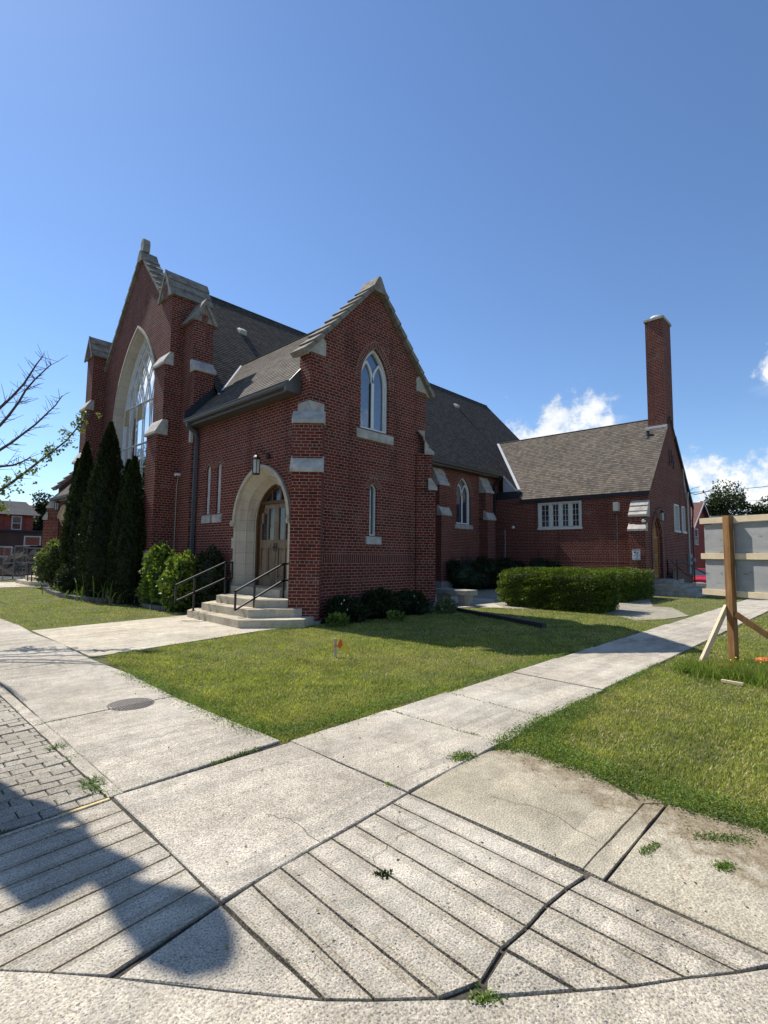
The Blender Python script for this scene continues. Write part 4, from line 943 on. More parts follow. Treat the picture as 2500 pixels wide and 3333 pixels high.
# ================================================================== GROUND
def plane(name, pts, z, mat, kind='structure'):
    mm = M(); mm.poly([(x, y, z) for x, y in pts]); o = mm.build(name, mat); tag(o, kind=kind); return o
plane('ground', [(-400, -400), (33, -400), (33, 700), (-400, 700)], -.03, 'lawn_ground')
plane('lawn', [(1.2, -30), (33, -30), (33, 33), (1.2, 33)], -.004, 'lawn_ground')
mm = M(); mm.face([(32.9, -400, -.035), (52, -400, -1.0), (52, 700, -1.0), (32.9, 700, -.035)]); mm.face([(52, -400, -1.0), (900, -400, -1.0), (900, 700, -1.0), (52, 700, -1.0)]); tag(mm.build('car_park', 'asphalt'), kind='structure')
plane('street', [(-60, 36), (30, 36), (30, 160), (-60, 160)], -.014, 'asphalt')
plane('front_road', [(-14, -60), (-.6, -60), (-.6, 36), (-14, 36)], -.018, 'asphalt')
def inset(poly, d):
    n_ = len(poly); out = []
    A = sum(poly[i][0]*poly[(i+1) % n_][1]-poly[(i+1) % n_][0]*poly[i][1] for i in range(n_))
    if A < 0: poly = poly[::-1]
    for i in range(n_):
        p, c, q = Vector(poly[i-1]), Vector(poly[i]), Vector(poly[(i+1) % n_])
        a, b = (c-p).normalized(), (q-c).normalized(); na, nb_ = Vector((-a.y, a.x)), Vector((-b.y, b.x))
        mvec = na+nb_; k = d/max(.35, (1+na.dot(nb_)))
        out.append(c+mvec*k)
    return out
def slab(mm, poly, z=.02, gap=.004, cham=.006, rough=.0035, seg=.16):
    P = inset([tuple(p) for p in poly], gap); pts = []
    for i in range(len(P)):
        a, b = P[i], P[(i+1) % len(P)]; k = max(1, int((b-a).length/seg))
        for j in range(k):
            q = a.lerp(b, j/k)
            if j: q = q+Vector((random.uniform(-rough, rough), random.uniform(-rough, rough)))
            pts.append(q)
    c = sum(pts, Vector((0, 0)))/len(pts)
    top = [p+(c-p).normalized()*cham for p in pts]
    mm.poly([(p.x, p.y, z) for p in top])
    for i in range(len(pts)):
        j = (i+1) % len(pts)
        mm.face([(pts[i].x, pts[i].y, z-cham*.8), (pts[j].x, pts[j].y, z-cham*.8), (top[j].x, top[j].y, z), (top[i].x, top[i].y, z)])
        mm.face([(pts[i].x, pts[i].y, -.05), (pts[j].x, pts[j].y, -.05), (pts[j].x, pts[j].y, z-cham*.8), (pts[i].x, pts[i].y, z-cham*.8)])
plane('joint_bed', [(.2, 1.9), (2.0, .2), (3.6, -1.2), (3.78, 1.25), (3.8, 2.4), (40, 2.4), (40, 3.6), (2.62, 3.66), (2.6, 36), (.2, 36)], .003, 'joint_dirt')
mm = M()
ys = [3.66, 5.60, 7.05, 8.40, 10.09, 11.7]+[13.3+1.6*k for k in range(14)]
for a, b in zip(ys[:-1], ys[1:]):
    slab(mm, [(1.375+.01*math.sin(a*3), a), (2.62+.03*math.sin(a*2), a+.05), (2.62+.03*math.sin(b*2), b+.05), (1.375+.01*math.sin(b*3), b)], z=.02+random.uniform(-.006, .006))
    slab(mm, [(1.275, a), (1.372, a), (1.372, b), (1.275, b)], z=.016, gap=.002)
slab(mm, [(1.285, 2.225), (2.69, 2.325), (2.70, 3.63), (1.30, 3.645)], z=.022)
jx = [(2.70, 2.70), (3.915, 3.935), (4.91, 4.863), (6.40, 6.361), (7.75, 7.70), (9.19, 8.98)]+[(10.6+1.5*k, 10.45+1.5*k) for k in range(20)]
for (ta, ba), (tb, bb) in zip(jx[:-1], jx[1:]):
    yb = 2.33 if ba < 4 else 2.42
    slab(mm, [(ba, yb), (bb, 2.36 if bb < 4 else 2.42), (tb, 3.67), (ta, 3.65)], z=.02+random.uniform(-.007, .007))
tag(mm.build('sidewalk', 'concrete'), kind='structure')
mm = M(); slab(mm, [(2.70, 2.31), (3.30, 2.36), (3.72, 2.34), (3.93, 2.2), (3.90, 1.57), (3.66, 1.155), (2.70, 1.15)], z=.019, gap=.002, cham=.002)
slab(mm, [(2.70, 1.146), (3.655, 1.15), (3.76, 1.05), (2.69, 1.045)], z=.0175, gap=.001, cham=.002); slab(mm, [(3.66, 1.16), (3.79, 1.25), (3.79, 1.06), (3.765, 1.055)], z=.0175, gap=.001, cham=.002)
tag(mm.build('sidewalk_corner', 'concrete_smooth'), kind='structure')
mm = M(); slab(mm, [(2.70, 1.035), (3.78, 1.045), (3.84, .5), (3.86, -.9), (2.68, .325)], z=.014, gap=.006)
tag(mm.build('driveway_apron', 'concrete_smooth'), kind='structure')
mm = M()
for P in (((2.95, 2.36), (2.99, 2.62), (2.93, 2.9), (3.02, 3.2), (2.98, 3.62)), ((5.4, 2.45), (5.5, 2.8), (5.42, 3.2), (5.6, 3.66)), ((1.38, 4.6), (1.7, 4.66), (1.95, 4.5), (2.25, 4.62), (2.6, 4.55)), ((1.9, 2.28), (1.93, 2.6), (1.86, 2.75)), ((3.0, 1.2), (3.12, 1.55), (3.05, 1.9)), ((1.98, 1.95), (2.25, 2.02), (2.45, 1.97)), ((6.8, 2.45), (6.9, 3.0), (7.0, 3.66)), ((1.4, 9.2), (2.0, 9.3), (2.6, 9.15))):
    Q = bez([(x, y, .0238) for x, y in P], 6); Q = [Vector((q.x+random.gauss(0, .008), q.y+random.gauss(0, .008), q.z)) for q in Q]
    for a, b in zip(Q[:-1], Q[1:]):
        t_ = (b-a).normalized(); s_ = Vector((-t_.y, t_.x, 0))*.0013; mm.face([a-s_, b-s_, b+s_, a+s_])
tag(mm.build('hairline_cracks', 'joint_dirt'), kind='structure')
# dropped kerb ramps, tooled into ribs
mm = RC = M(); RD = M()
def rib(a0, a1, b1, b0, k=2):
    """a quad rib split lengthwise into k bands of slightly different level"""
    a0, a1, b0, b1 = map(Vector, (a0, a1, b0, b1)); zz = [.0188, .0188, .0188]; cl = [.028, .15+random.uniform(-.04, .06), .78+random.uniform(-.08, .05), .972]
    for i in range(3):
        t0, t1 = cl[i], cl[i+1]; mm = RD if i != 1 else RC
        P = [a0.lerp(a1, t0), a0.lerp(a1, t1), b0.lerp(b1, t1), b0.lerp(b1, t0)]
        slab(mm, [tuple(p) for p in P], z=zz[i], gap=0.0, cham=.0012, rough=.0022 if i != 1 else .0, seg=.07)
tx = [1.284, 1.449, 1.621, 1.800, 1.977, 2.163, 2.342, 2.516, 2.690]; ty = [2.20, 2.225, 2.245, 2.255, 2.262, 2.27, 2.285, 2.30, 2.315]
bx_ = [(1.285, 1.50), (1.409, 1.372), (1.575, 1.215), (1.745, 1.145), (1.940, 1.175), (2.12, 1.16), (2.313, 1.165), (2.49, 1.150), (2.655, 1.125)]
for i in range(8): rib((tx[i]+.0015, ty[i]), (tx[i+1]-.0015, ty[i+1]), (bx_[i+1][0]-.0015, bx_[i+1][1]), (bx_[i][0]+.0015, bx_[i][1]), 2)
slab(mm, [(1.700, 1.090), (1.765, 1.128), (1.943, 1.152), (1.95, .875)], z=.018, gap=.004)
lo = [(1.947, 1.152, 1.955, .870), (2.12, 1.140, 2.118, .733), (2.306, 1.143, 2.299, .600), (2.49, 1.128, 2.474, .462), (2.67, 1.095, 2.661, .345)]
for a, b in zip(lo[:-1], lo[1:]): rib((a[0]+.0015, a[1]), (b[0]-.0015, b[1]), (b[2]-.0015, b[3]), (a[2]+.0015, a[3]), 2)
ly = [(1.275, 3.605, -.9, 3.44), (1.277, 3.412, -.9, 3.27), (1.275, 3.241, -.9, 3.10), (1.275, 3.078, -.9, 2.95), (1.280, 2.891, -.9, 2.76), (1.283, 2.738, .30, 2.66), (1.280, 2.574, .50, 2.485), (1.272, 2.395, .64, 2.325), (1.275, 2.222, .79, 2.150)]
for a, b in zip(ly[:-1], ly[1:]): rib((a[0], a[1]-.0015), (b[0], b[1]+.0015), (b[2], b[3]+.0015), (a[2], a[3]-.0015), 2)
slab(mm, [(.80, 2.118), (1.277, 2.212), (1.277, 1.50)], z=.018, gap=.004)
tag(RC.build('kerb_ramp', 'concrete'), kind='structure'); tag(RD.build('kerb_ramp_grooves', 'concrete_dirty'), kind='structure')
mm = M()
cur = [(-1.2, 3.7), (.10, 2.84), (.50, 2.495), (.643, 2.325), (.79, 2.145), (.9, 1.995), (1.064, 1.775), (1.28, 1.502), (1.409, 1.368), (1.575, 1.208), (1.70, 1.085), (1.95, .872), (2.118, .728), (2.299, .598), (2.474, .458), (2.68, .31), (3.86, -.92)]
for a, b in zip(cur[:-1], cur[1:]): mm.face([(a[0]-.003, a[1]-.003, .013), (b[0]-.003, b[1]-.003, .013), (b[0]-2.2, b[1]-2.0, .004), (a[0]-2.2, a[1]-2.0, .004)]); mm.face([(a[0]-.003, a[1]-.003, .013), (b[0]-.003, b[1]-.003, .013), (b[0]-.005, b[1]-.005, -.03), (a[0]-.005, a[1]-.005, -.03)])
tag(mm.build('gutter_apron', 'kerb'), kind='structure')
mm = M(); mm.box((-.9, 3.452, -.03), (-.3, 3.50, .022)); mm.hexa([(-.9, 3.45, -.02), (1.27, 3.608, -.02), (1.27, 3.632, -.02), (-.9, 3.475, -.02), (-.9, 3.45, .020), (1.27, 3.608, .024), (1.27, 3.632, .024), (-.9, 3.475, .020)])
tag(mm.build('kerb', 'kerb'), kind='structure')
mm = M(); mm.hexa([(.98, 3.590, .0), (1.27, 3.612, .0), (1.27, 3.634, .0), (.98, 3.612, .0), (.98, 3.590, .0255), (1.27, 3.612, .0255), (1.27, 3.634, .0255), (.98, 3.612, .0255)])
tag(mm.build('kerb_marking', 'yellow_kerb_paint'), kind='structure')
# unit paving of the boulevard, each unit laid separately (one surface)
mm = M(); y = 3.66; r_ = 0
while y < 22:
    x = -.9+(.105 if r_ % 2 else 0)
    while x < 1.23:
        w_ = .20; dz = random.uniform(-.004, .004)-(.009 if (x < .75 and y < 4.05) else 0); tl = random.uniform(-.006, .006)
        a, b, c, d = x+.0025, y+.0015, min(x+w_, 1.266)-.0025, y+.1005
        cshx = random.uniform(-.003, .003)
        P = [(a, b), (c, b+cshx), (c, d+cshx), (a, d)]; q = [(a+.004, b+.004), (c-.004, b+.004+cshx), (c-.004, d-.004+cshx), (a+.004, d-.004)]; z = .017+dz*.8
        T = [Vector((q[i][0], q[i][1], z+(tl if i in (1, 2) else 0))) for i in range(4)]; mm.face(T)
        for i in range(4):
            j = (i+1) % 4; mm.face([(P[i][0], P[i][1], z-.008), (P[j][0], P[j][1], z-.008), T[j], T[i]]); mm.face([(P[i][0], P[i][1], -.04), (P[j][0], P[j][1], -.04), (P[j][0], P[j][1], z-.008), (P[i][0], P[i][1], z-.008)])
        x += w_+.002
    y += .1025; r_ += 1
tag(mm.build('boulevard_paving', 'concrete_paver'), kind='structure')
# path to the porch steps, courtyard paving, pad
mm = M()
slab(mm, [(2.66, 8.62), (4.25, 8.90), (4.25, 12.5), (2.66, 12.25)], z=.014, gap=.003); slab(mm, [(4.25, 8.90), (6.0, 9.22), (7.4, 9.2), (7.4, 12.9), (5.9, 12.72), (4.25, 12.5)], z=.012, gap=.003)
slab(mm, [(2.66, 27.3), (6.0, 27.3), (6.0, 31.5), (2.66, 31.5)], z=.012)
tag(mm.build('path', 'concrete_path'), kind='structure')
plane('courtyard_paving', [(13.9, 4.45), (14.9, 4.0), (16.2, 3.78), (18.4, 4.75), (18.3, 5.3), (21.4, 6.3), (21.6, 6.9), (24.1, 7.9), (24.1, 14.7), (12.2, 14.7), (12.2, 10.0), (13.4, 9.2), (14.0, 8.6), (13.95, 8.2), (14.6, 7.6), (15.5, 6.0), (14.5, 5.0)], .008, 'paver_light')
plane('courtyard_pad', [(12.6, 9.5), (13.5, 9.1), (14.05, 8.3), (15.0, 9.2), (16.6, 10.2), (16.6, 11.8), (12.4, 11.8)], .013, 'concrete_path')
plane('garden_bed', [(7.0, 9.3), (11.9, 9.0), (12.0, 9.6), (7.4, 9.64)], .004, 'soil')
plane('garden_bed', [(6.0, 16.2), (5.62, 17.9), (5.40, 19.0), (5.33, 20.3), (5.6, 23.0), (5.9, 26.3), (7.4, 26.3), (7.4, 13.2), (6.4, 13.2), (6.0, 14.5), (5.98, 15.0)], .01, 'soil')

# grass ---------------------------------------------------------------
def inpoly(x, y, P):
    r = np.zeros(len(x), bool); n_ = len(P)
    for i in range(n_):
        x0, y0 = P[i]; x1, y1 = P[(i+1) % n_]
        c = ((y0 > y) != (y1 > y)) & (x < (x1-x0)*(y-y0)/(y1-y0+1e-12)+x0); r ^= c
    return r
LAWN1 = [(2.60, 5.65), (2.55, 4.3), (2.66, 3.72), (3.3, 3.70), (3.9, 3.68), (4.2, 3.74), (4.9, 3.62), (5.3, 3.74), (6.4, 3.70), (7.7, 3.72), (9.2, 3.66), (12.7, 3.74), (14.9, 3.85), (14.5, 4.55), (15.4, 6.0), (14.2, 7.8), (13.9, 8.5), (13.2, 9.1), (12.5, 9.5), (12.0, 9.1), (9, 9.05), (7.2, 9.2), (6.9, 8.9), (6.0, 9.16), (5.3, 9.08), (4.25, 8.86), (2.75, 8.62), (2.72, 7.0)]
LAWN1B = [(16.2, 3.75), (31.5, 3.7), (32, 6.0), (27.4, 5.1), (23.6, 6.2), (21.4, 6.3), (18.4, 5.0)]
LAWN2 = [(3.97, 2.40), (3.80, 2.30), (3.93, 2.1), (3.88, 1.8), (3.90, 1.5), (3.80, 1.25), (3.86, 1.0), (3.80, .75), (3.85, .4), (5.0, -.2), (9.0, -2.5), (34, -8), (34, 2.30), (9, 2.42), (5, 2.42)]
LAWN3 = [(2.64, 12.35), (4.2, 12.72), (5.9, 12.95), (6.3, 13.3), (5.9, 14.6), (6.0, 16.2), (5.55, 17.9), (5.35, 19.0), (5.28, 20.3), (5.5, 23.0), (5.8, 27.2), (2.66, 27.2)]
def perl(x, y):
    return (np.sin(x*1.7+1.3*np.sin(y*1.1))+np.sin(y*2.3+1.7*np.sin(x*.9))+.6*np.sin(x*5.1+y*3.7)+.5*np.sin(y*7.3-x*4.1))/3.1
def grass(name, P, dens_fn, label_mat, hfn, wid, maxn, mat_sel=None, spread=.035):
    xs = [p[0] for p in P]; ys_ = [p[1] for p in P]; x0, x1, y0, y1 = min(xs), max(xs), min(ys_), max(ys_)
    n_ = maxn; u = rng.random((n_, 3)); 
    # sampling density falls with distance from the viewpoint
    r = np.exp(rng.uniform(np.log(2.2), np.log(38), n_)); th = rng.uniform(-.35, 1.62, n_); x = r*np.cos(th); y = r*np.sin(th)
    ed = .04*np.sin(x*5.3+y*4.1)+.035*np.sin(x*11-y*9)+.022*np.sin(x*29+y*23)+rng.normal(0, .012, len(x))
    ok = inpoly(x+ed, y-ed, P); x, y, r = x[ok], y[ok], r[ok]
    keep = rng.random(len(x)) < dens_fn(x, y); x, y, r = x[keep], y[keep], r[keep]
    n2 = len(x); h = hfn(x, y)*rng.uniform(.55, 1.25, n2); az_ = rng.uniform(0, 2*PI, n2); ln = rng.uniform(0, 1.15, n2)*h
    w2 = wid*(1+r/7)*rng.uniform(.7, 1.3, n2); a2 = rng.uniform(0, 2*PI, n2)
    B = np.stack([x, y, np.zeros(n2)], 1); S = np.stack([np.cos(a2)*w2, np.sin(a2)*w2, np.zeros(n2)], 1); T = B+np.stack([np.cos(az_)*ln, np.sin(az_)*ln, h], 1)
    V = np.empty((n2*3, 3)); V[0::3] = B-S; V[1::3] = B+S; V[2::3] = T
    o = fast(name, V, np.arange(n2*3).reshape(-1, 3), label_mat); tag(o, kind='stuff'); return o
for nm, P, k in (('lawn_grass', LAWN1, 900000), ('lawn_grass', LAWN2, 900000), ('lawn_grass', LAWN3, 500000), ('lawn_grass', LAWN1B, 260000)):
    dry = lambda x, y: 1/(1+np.exp(-7*(perl(x*.9, y*.9)-.15)))
    grass(nm, P, lambda x, y: .95-.5*dry(x, y), 'grass', lambda x, y: .028+.008*perl(x, y), .0030, k)
    grass('dry_lawn_grass', P, lambda x, y: .22+.75*dry(x+3, y+1), 'grass_dry', lambda x, y: .028+0*x, .0030, k//2)
# clover and low weeds thickening the lawn edges
def strip_weeds(name, line, wdt, n_, mat='clover', h=.03, sz=.016):
    L = [Vector(p) for p in line]; seg = [(a, b) for a, b in zip(L[:-1], L[1:])]; ls = np.array([(b-a).length for a, b in seg]); pr_ = ls/ls.sum()
    idx = rng.choice(len(seg), n_, p=pr_); t = rng.random(n_); A_ = np.array([tuple(s[0]) for s in seg])[idx]; B_ = np.array([tuple(s[1]) for s in seg])[idx]
    xy = A_+(B_-A_)*t[:, None]+rng.normal(0, wdt, (n_, 2)); z = rng.random(n_)*h+.012
    D_ = rng.normal(0, 1, (n_, 3)); D_[:, 2] = np.abs(D_[:, 2])*.6; D_ /= np.linalg.norm(D_, axis=1)[:, None]
    V, Fc = leafquads(np.column_stack([xy, z]), D_, sz*rng.uniform(.6, 1.4, n_), .5)
    o = fast(name, V, Fc, mat); tag(o, kind='stuff'); return o
def leafquads(P, D_, L, asp):
    n_ = len(P); R_ = rng.normal(0, 1, (n_, 3)); b = np.cross(D_, R_); b /= (np.linalg.norm(b, axis=1)[:, None]+1e-9)
    L = np.asarray(L).reshape(-1, 1)*np.ones((n_, 1)); mid = P+D_*L*.45; w_ = b*L*asp*.5; up = np.cross(b, D_)*L*.12
    V = np.empty((n_*4, 3)); V[0::4] = P; V[1::4] = mid+w_+up; V[2::4] = P+D_*L; V[3::4] = mid-w_+up
    return V, np.arange(n_*4).reshape(-1, 4)
strip_weeds('clover', [(2.66, 7.2), (2.66, 5.65), (2.64, 4.2), (2.78, 3.82), (3.5, 3.80), (4.1, 3.84), (4.9, 3.80)], .085, 11000, h=.045)
strip_weeds('clover', [(4.9, 2.42), (4.3, 2.38), (3.97, 2.38), (3.85, 2.28), (3.93, 2.1), (3.88, 1.6), (3.80, 1.1), (3.84, .3)], .05, 6000)
strip_weeds('clover', [(5.6, 2.30), (4.9, 2.26), (4.2, 2.18), (4.05, 1.7), (4.0, 1.2), (3.98, .4)], .085, 8000, h=.04)
strip_weeds('clover', [(3.45, .82), (3.62, .60)], .035, 420, h=.012, sz=.014); strip_weeds('clover', [(3.06, .98), (3.22, .95)], .014, 260, h=.010, sz=.012); strip_weeds('clover', [(4.95, 2.40), (6.4, 2.38), (8.5, 2.40)], .03, 2200); strip_weeds('clover', [(5.0, 3.72), (6.4, 3.76), (8.5, 3.72)], .03, 2200)
strip_weeds('clover', [(3.36, 2.42), (3.52, 2.40)], .035, 900); strip_weeds('clover', [(3.92, 3.62), (3.93, 2.5)], .014, 500, h=.012); strip_weeds('clover', [(2.45, 3.70), (2.0, 3.675)], .010, 250, h=.012)
strip_weeds('clover', [(4.90, 3.6), (4.86, 2.5)], .014, 300, h=.01); strip_weeds('clover', [(1.345, 5.60), (2.6, 5.65)], .010, 260, h=.012); strip_weeds('clover', [(2.68, 2.52), (2.71, 2.48)], .015, 90, h=.01)
strip_weeds('clover', [(1.92, 1.86), (1.96, 1.82)], .012, 130, h=.01, mat='shrub_dark'); strip_weeds('clover', [(3.20, .66), (3.26, .62)], .016, 200, h=.01); strip_weeds('clover', [(1.66, 1.12), (1.74, 1.05)], .016, 120, h=.008, mat='clover')
strip_weeds('clover', [(6.1, 9.0), (7.0, 9.05)], .10, 900, h=.10, mat='shrub')
def tuft(mm_pts, x, y, n_, L, spread=.03):
    for _ in range(n_):
        a = random.uniform(0, 2*PI); l = L*random.uniform(.5, 1.2); px, py = x+random.gauss(0, spread), y+random.gauss(0, spread)
        d = Vector((math.cos(a), math.sin(a), random.uniform(.2, .9))).normalized(); s_ = Vector((-math.sin(a), math.cos(a), 0))*.0035
        b = Vector((px, py, .005)); m_ = b+d*l*.55; e = b+d*l+Vector((0, 0, -l*.18))
        mm_pts.face([b-s_, b+s_, m_+s_*.8, m_-s_*.8]); mm_pts.face([m_-s_*.8, m_+s_*.8, e])
mm = M()
for (x, y, n_, L) in ((1.285, 4.87, 120, .07), (1.285, 4.55, 60, .05), (1.27, 3.98, 130, .08), (1.25, 3.86, 120, .08), (1.27, 3.76, 60, .05), (1.08, 3.82, 25, .05), (.97, 4.23, 18, .04), (1.42, 3.69, 26, .04), (1.50, 3.70, 12, .03), (.70, 3.62, 30, .04), (1.29, 5.35, 25, .04), (1.31, 5.6, 24, .04), (1.0, 5.0, 12, .03), (1.28, 6.3, 30, .05), (1.7, 1.10, 14, .035)): tuft(mm, x, y, n_, L)
tag(mm.build('joint_weeds', 'blade'), kind='stuff')

# fallen leaves and grit scattered on paving and lawn
n_ = 420; r_ = np.exp(rng.uniform(np.log(2.0), np.log(14), n_)); th = rng.uniform(-.1, 1.6, n_); P = np.column_stack([r_*np.cos(th), r_*np.sin(th), np.full(n_, .030)]); D1 = rng.normal(0, 1, (n_, 3)); D1[:, 2] *= .12; D1 /= np.linalg.norm(D1, axis=1)[:, None]
V, Fc = leafquads(P, D1, rng.uniform(.008, .026, n_), .6); tag(fast('fallen_leaves', V, Fc, 'blade_dry'), kind='stuff')
# manhole ----------------------------------------------------------------
mc_ = (2.15, 5.66, .021)
mm = M(); mm.lathe(mc_, [(.222, 0), (.222, .006), (.205, .006), (.203, .001)], 40); mh = tag(mm.build('manhole_cover', 'iron', bevel=0), 'round cast iron manhole cover set in the left sidewalk', 'manhole cover')
mm = M()
for k in range(-7, 8):
    u = k*.026; L = math.sqrt(max(0, .2**2-u*u)); mm.box((mc_[0]+u-.008, mc_[1]-L, mc_[2]+.002), (mc_[0]+u+.008, mc_[1]+L, mc_[2]+.009))
mm.build('cover_rib', 'iron', mh)
# survey stake ----------------------------------------------------------
st = empty('survey_stake', (5.354, 6.133, 0), 'short wooden survey stake with orange and yellow ribbons in the front lawn', 'stake')
mm = M(); mm.obox((5.354, 6.133, .13), (.022, 0, 0), (0, .012, 0), (.004, .01, .16)); mm.build('stake', 'stake_wood', st)
mm = M(); mm.box((5.33, 6.118, .17), (5.378, 6.15, .19)); mm.face([(5.376, 6.11, .19), (5.40, 6.08, .28), (5.42, 6.06, .27), (5.43, 6.05, .17)]); mm.face([(5.376, 6.11, .19), (5.42, 6.09, .30), (5.45, 6.06, .20), (5.40, 6.09, .13)]); mm.build('ribbon', 'orange_tape', st)
mm = M(); mm.face([(5.44, 6.06, .26), (5.46, 6.03, .24), (5.51, 5.97, .07), (5.48, 5.99, .06)]); mm.face([(5.42, 6.08, .24), (5.45, 6.05, .22), (5.44, 6.02, .08), (5.41, 6.05, .10)]); mm.build('ribbon', 'yellow_tape', st)
# dark timber edging in the lawn
mm = M(); mm.bar((12.75, 9.85, .03), (11.11, 5.93, .05), .12, .11); mm.bar((11.11, 5.93, .05), (10.88, 5.40, .05), .12, .12); tag(mm.build('timber_edging', 'dark_trim', bevel=.01), 'long black timber edging lying across the shaded lawn', 'timber')

# bed edging blocks
mm = M()
def edging(pts, name, label):
    P = bez([(x, y, 0) for x, y in pts], 6); mm = M(); L = 0
    for a, b in zip(P[:-1], P[1:]):
        d = (b-a); 
        if d.length < .02: continue
        k = max(1, round(d.length/.28))
        for i in range(k):
            p, q = a.lerp(b, i/k), a.lerp(b, (i+1)/k); e = (q-p).normalized()*.006
            mm.bar(p+e+Vector((0, 0, .06)), q-e+Vector((0, 0, .06)), .17, .13+random.uniform(-.01, .01))
    return tag(mm.build(name, 'block', bevel=.012), label, 'edging')
edging([(5.55, 23.4), (5.40, 21.8), (5.30, 20.3), (5.40, 19.0), (5.62, 18.0), (5.98, 17.35)], 'block_edging', 'curved dark block edging of the bed in front of the cedars')
edging([(5.95, 25.9), (5.75, 24.6), (5.7, 23.9)], 'block_edging', 'short run of block edging beside the far porch steps')
edging([(6.35, 16.1), (6.08, 15.3), (6.03, 14.6), (6.2, 14.1)], 'block_edging', 'short curved block edging around the bright leafy shrub')

# ================================================================== PLANTS
def blob_pts(n_, c, r, shell=.35, zmin=None, lump=.18, flat=1.0):
    d = rng.normal(0, 1, (n_, 3)); d /= np.linalg.norm(d, axis=1)[:, None]
    rad = 1-shell*rng.random(n_)**1.5
    lm = 1+lump*(np.sin(d[:, 0]*5+c[0])+np.sin(d[:, 1]*6+c[1]*2)+np.sin(d[:, 2]*7+c[0]*3))/2
    P = np.array(c)+d*(rad*lm)[:, None]*np.array(r)
    if zmin is not None: k = P[:, 2] > zmin; P, d = P[k], d[k]
    return P, d
def dirs(d, up=.3, jit=.7):
    D_ = d+np.array([0, 0, up])+rng.normal(0, jit, d.shape); return D_/np.linalg.norm(D_, axis=1)[:, None]
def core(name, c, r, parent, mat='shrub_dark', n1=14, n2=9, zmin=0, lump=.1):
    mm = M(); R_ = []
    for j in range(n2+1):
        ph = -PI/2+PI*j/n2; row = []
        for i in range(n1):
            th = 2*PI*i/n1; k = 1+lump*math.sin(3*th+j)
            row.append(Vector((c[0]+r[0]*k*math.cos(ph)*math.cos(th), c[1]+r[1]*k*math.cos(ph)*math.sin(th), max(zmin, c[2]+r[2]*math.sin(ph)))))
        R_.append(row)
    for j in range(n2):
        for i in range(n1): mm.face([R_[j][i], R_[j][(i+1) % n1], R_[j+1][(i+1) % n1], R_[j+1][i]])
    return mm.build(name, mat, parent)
def shrub(name, loc, blobs, mat, size, dens, label, cat='shrub', group=None, asp=.55, corefrac=.62, stems=True, up=.3, coremat='shrub_dark'):
    """blobs: list of (dx,dy,dz,rx,ry,rz)"""
    root = empty(name, loc, label, cat, group); Vs, n0, Fs = [], 0, []
    main = list(blobs)
    if corefrac:
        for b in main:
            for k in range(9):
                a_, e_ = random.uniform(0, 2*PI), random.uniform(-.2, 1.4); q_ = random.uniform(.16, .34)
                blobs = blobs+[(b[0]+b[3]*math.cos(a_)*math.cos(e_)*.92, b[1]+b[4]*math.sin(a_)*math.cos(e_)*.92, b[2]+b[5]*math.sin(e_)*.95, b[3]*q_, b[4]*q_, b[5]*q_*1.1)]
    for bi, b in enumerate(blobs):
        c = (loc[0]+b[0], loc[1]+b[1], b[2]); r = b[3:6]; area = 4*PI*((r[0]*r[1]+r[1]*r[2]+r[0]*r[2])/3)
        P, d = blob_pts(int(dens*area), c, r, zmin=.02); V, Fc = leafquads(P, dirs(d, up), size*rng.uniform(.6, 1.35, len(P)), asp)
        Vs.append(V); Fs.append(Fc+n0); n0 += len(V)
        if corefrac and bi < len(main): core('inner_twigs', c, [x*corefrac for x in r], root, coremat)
    fast('foliage', np.vstack(Vs), np.vstack(Fs), mat, root)
    if stems:
        mm = M()
        for k in range(5):
            a = random.uniform(0, 2*PI); b = main[k % len(main)]; mm.tube([(loc[0]+.1*math.cos(a), loc[1]+.1*math.sin(a), 0), (loc[0]+b[0]+.2*math.cos(a), loc[1]+b[1]+.2*math.sin(a), b[2]+b[5]*.3)], [.018, .008], 5)
        mm.build('stem', 'bark', root)
    return root
def hedge(name, x0, x1, y0, y1, h, label, dens=3000, mat='hedge', size=.055):
    root = empty(name, ((x0+x1)/2, (y0+y1)/2, 0), label, 'hedge', 'clipped hedges by the courtyard')
    n_ = int(dens*2*((x1-x0)*(y1-y0)/2+(x1-x0)*h+(y1-y0)*h)); c = np.array([(x0+x1)/2, (y0+y1)/2, h*.5]); hf = np.array([(x1-x0)/2, (y1-y0)/2, h*.5])
    d = rng.normal(0, 1, (n_, 3)); d /= np.linalg.norm(d, axis=1)[:, None]
    p = 7.0; k = (np.abs(d[:, 0]/1)**p+np.abs(d[:, 1])**p+np.abs(d[:, 2])**p)**(-1/p)
    dd = d*k[:, None]; lum = 1.02+.03*np.sin(dd[:, 1]*9+dd[:, 2]*4)+.03*np.sin(dd[:, 0]*8+dd[:, 1]*13)+.025*np.sin(dd[:, 2]*15+dd[:, 1]*5)+.02*np.sin(dd[:, 2]*31+dd[:, 1]*27+dd[:, 0]*19)
    P = c+dd*hf*(lum*(1-.10*rng.random(n_)**1.3))[:, None]
    fl = 1-.05*np.clip((.5-P[:, 2]/h), 0, 1); P[:, :2] = c[:2]+(P[:, :2]-c[:2])*fl[:, None]
    k2 = P[:, 2] > .015; P, d = P[k2], d[k2]
    V, Fc = leafquads(P, dirs(d, .25, .6), size*rng.uniform(.6, 1.4, len(P)), .5); fast('foliage', V, Fc, mat, root)
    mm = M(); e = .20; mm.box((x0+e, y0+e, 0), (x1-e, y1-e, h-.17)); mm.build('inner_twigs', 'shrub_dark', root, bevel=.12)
    return root
hedge('hedge', 14.62, 16.3, 5.62, 8.90, 1.19, 'long clipped green hedge nearest the lawn, right of the stone bench')
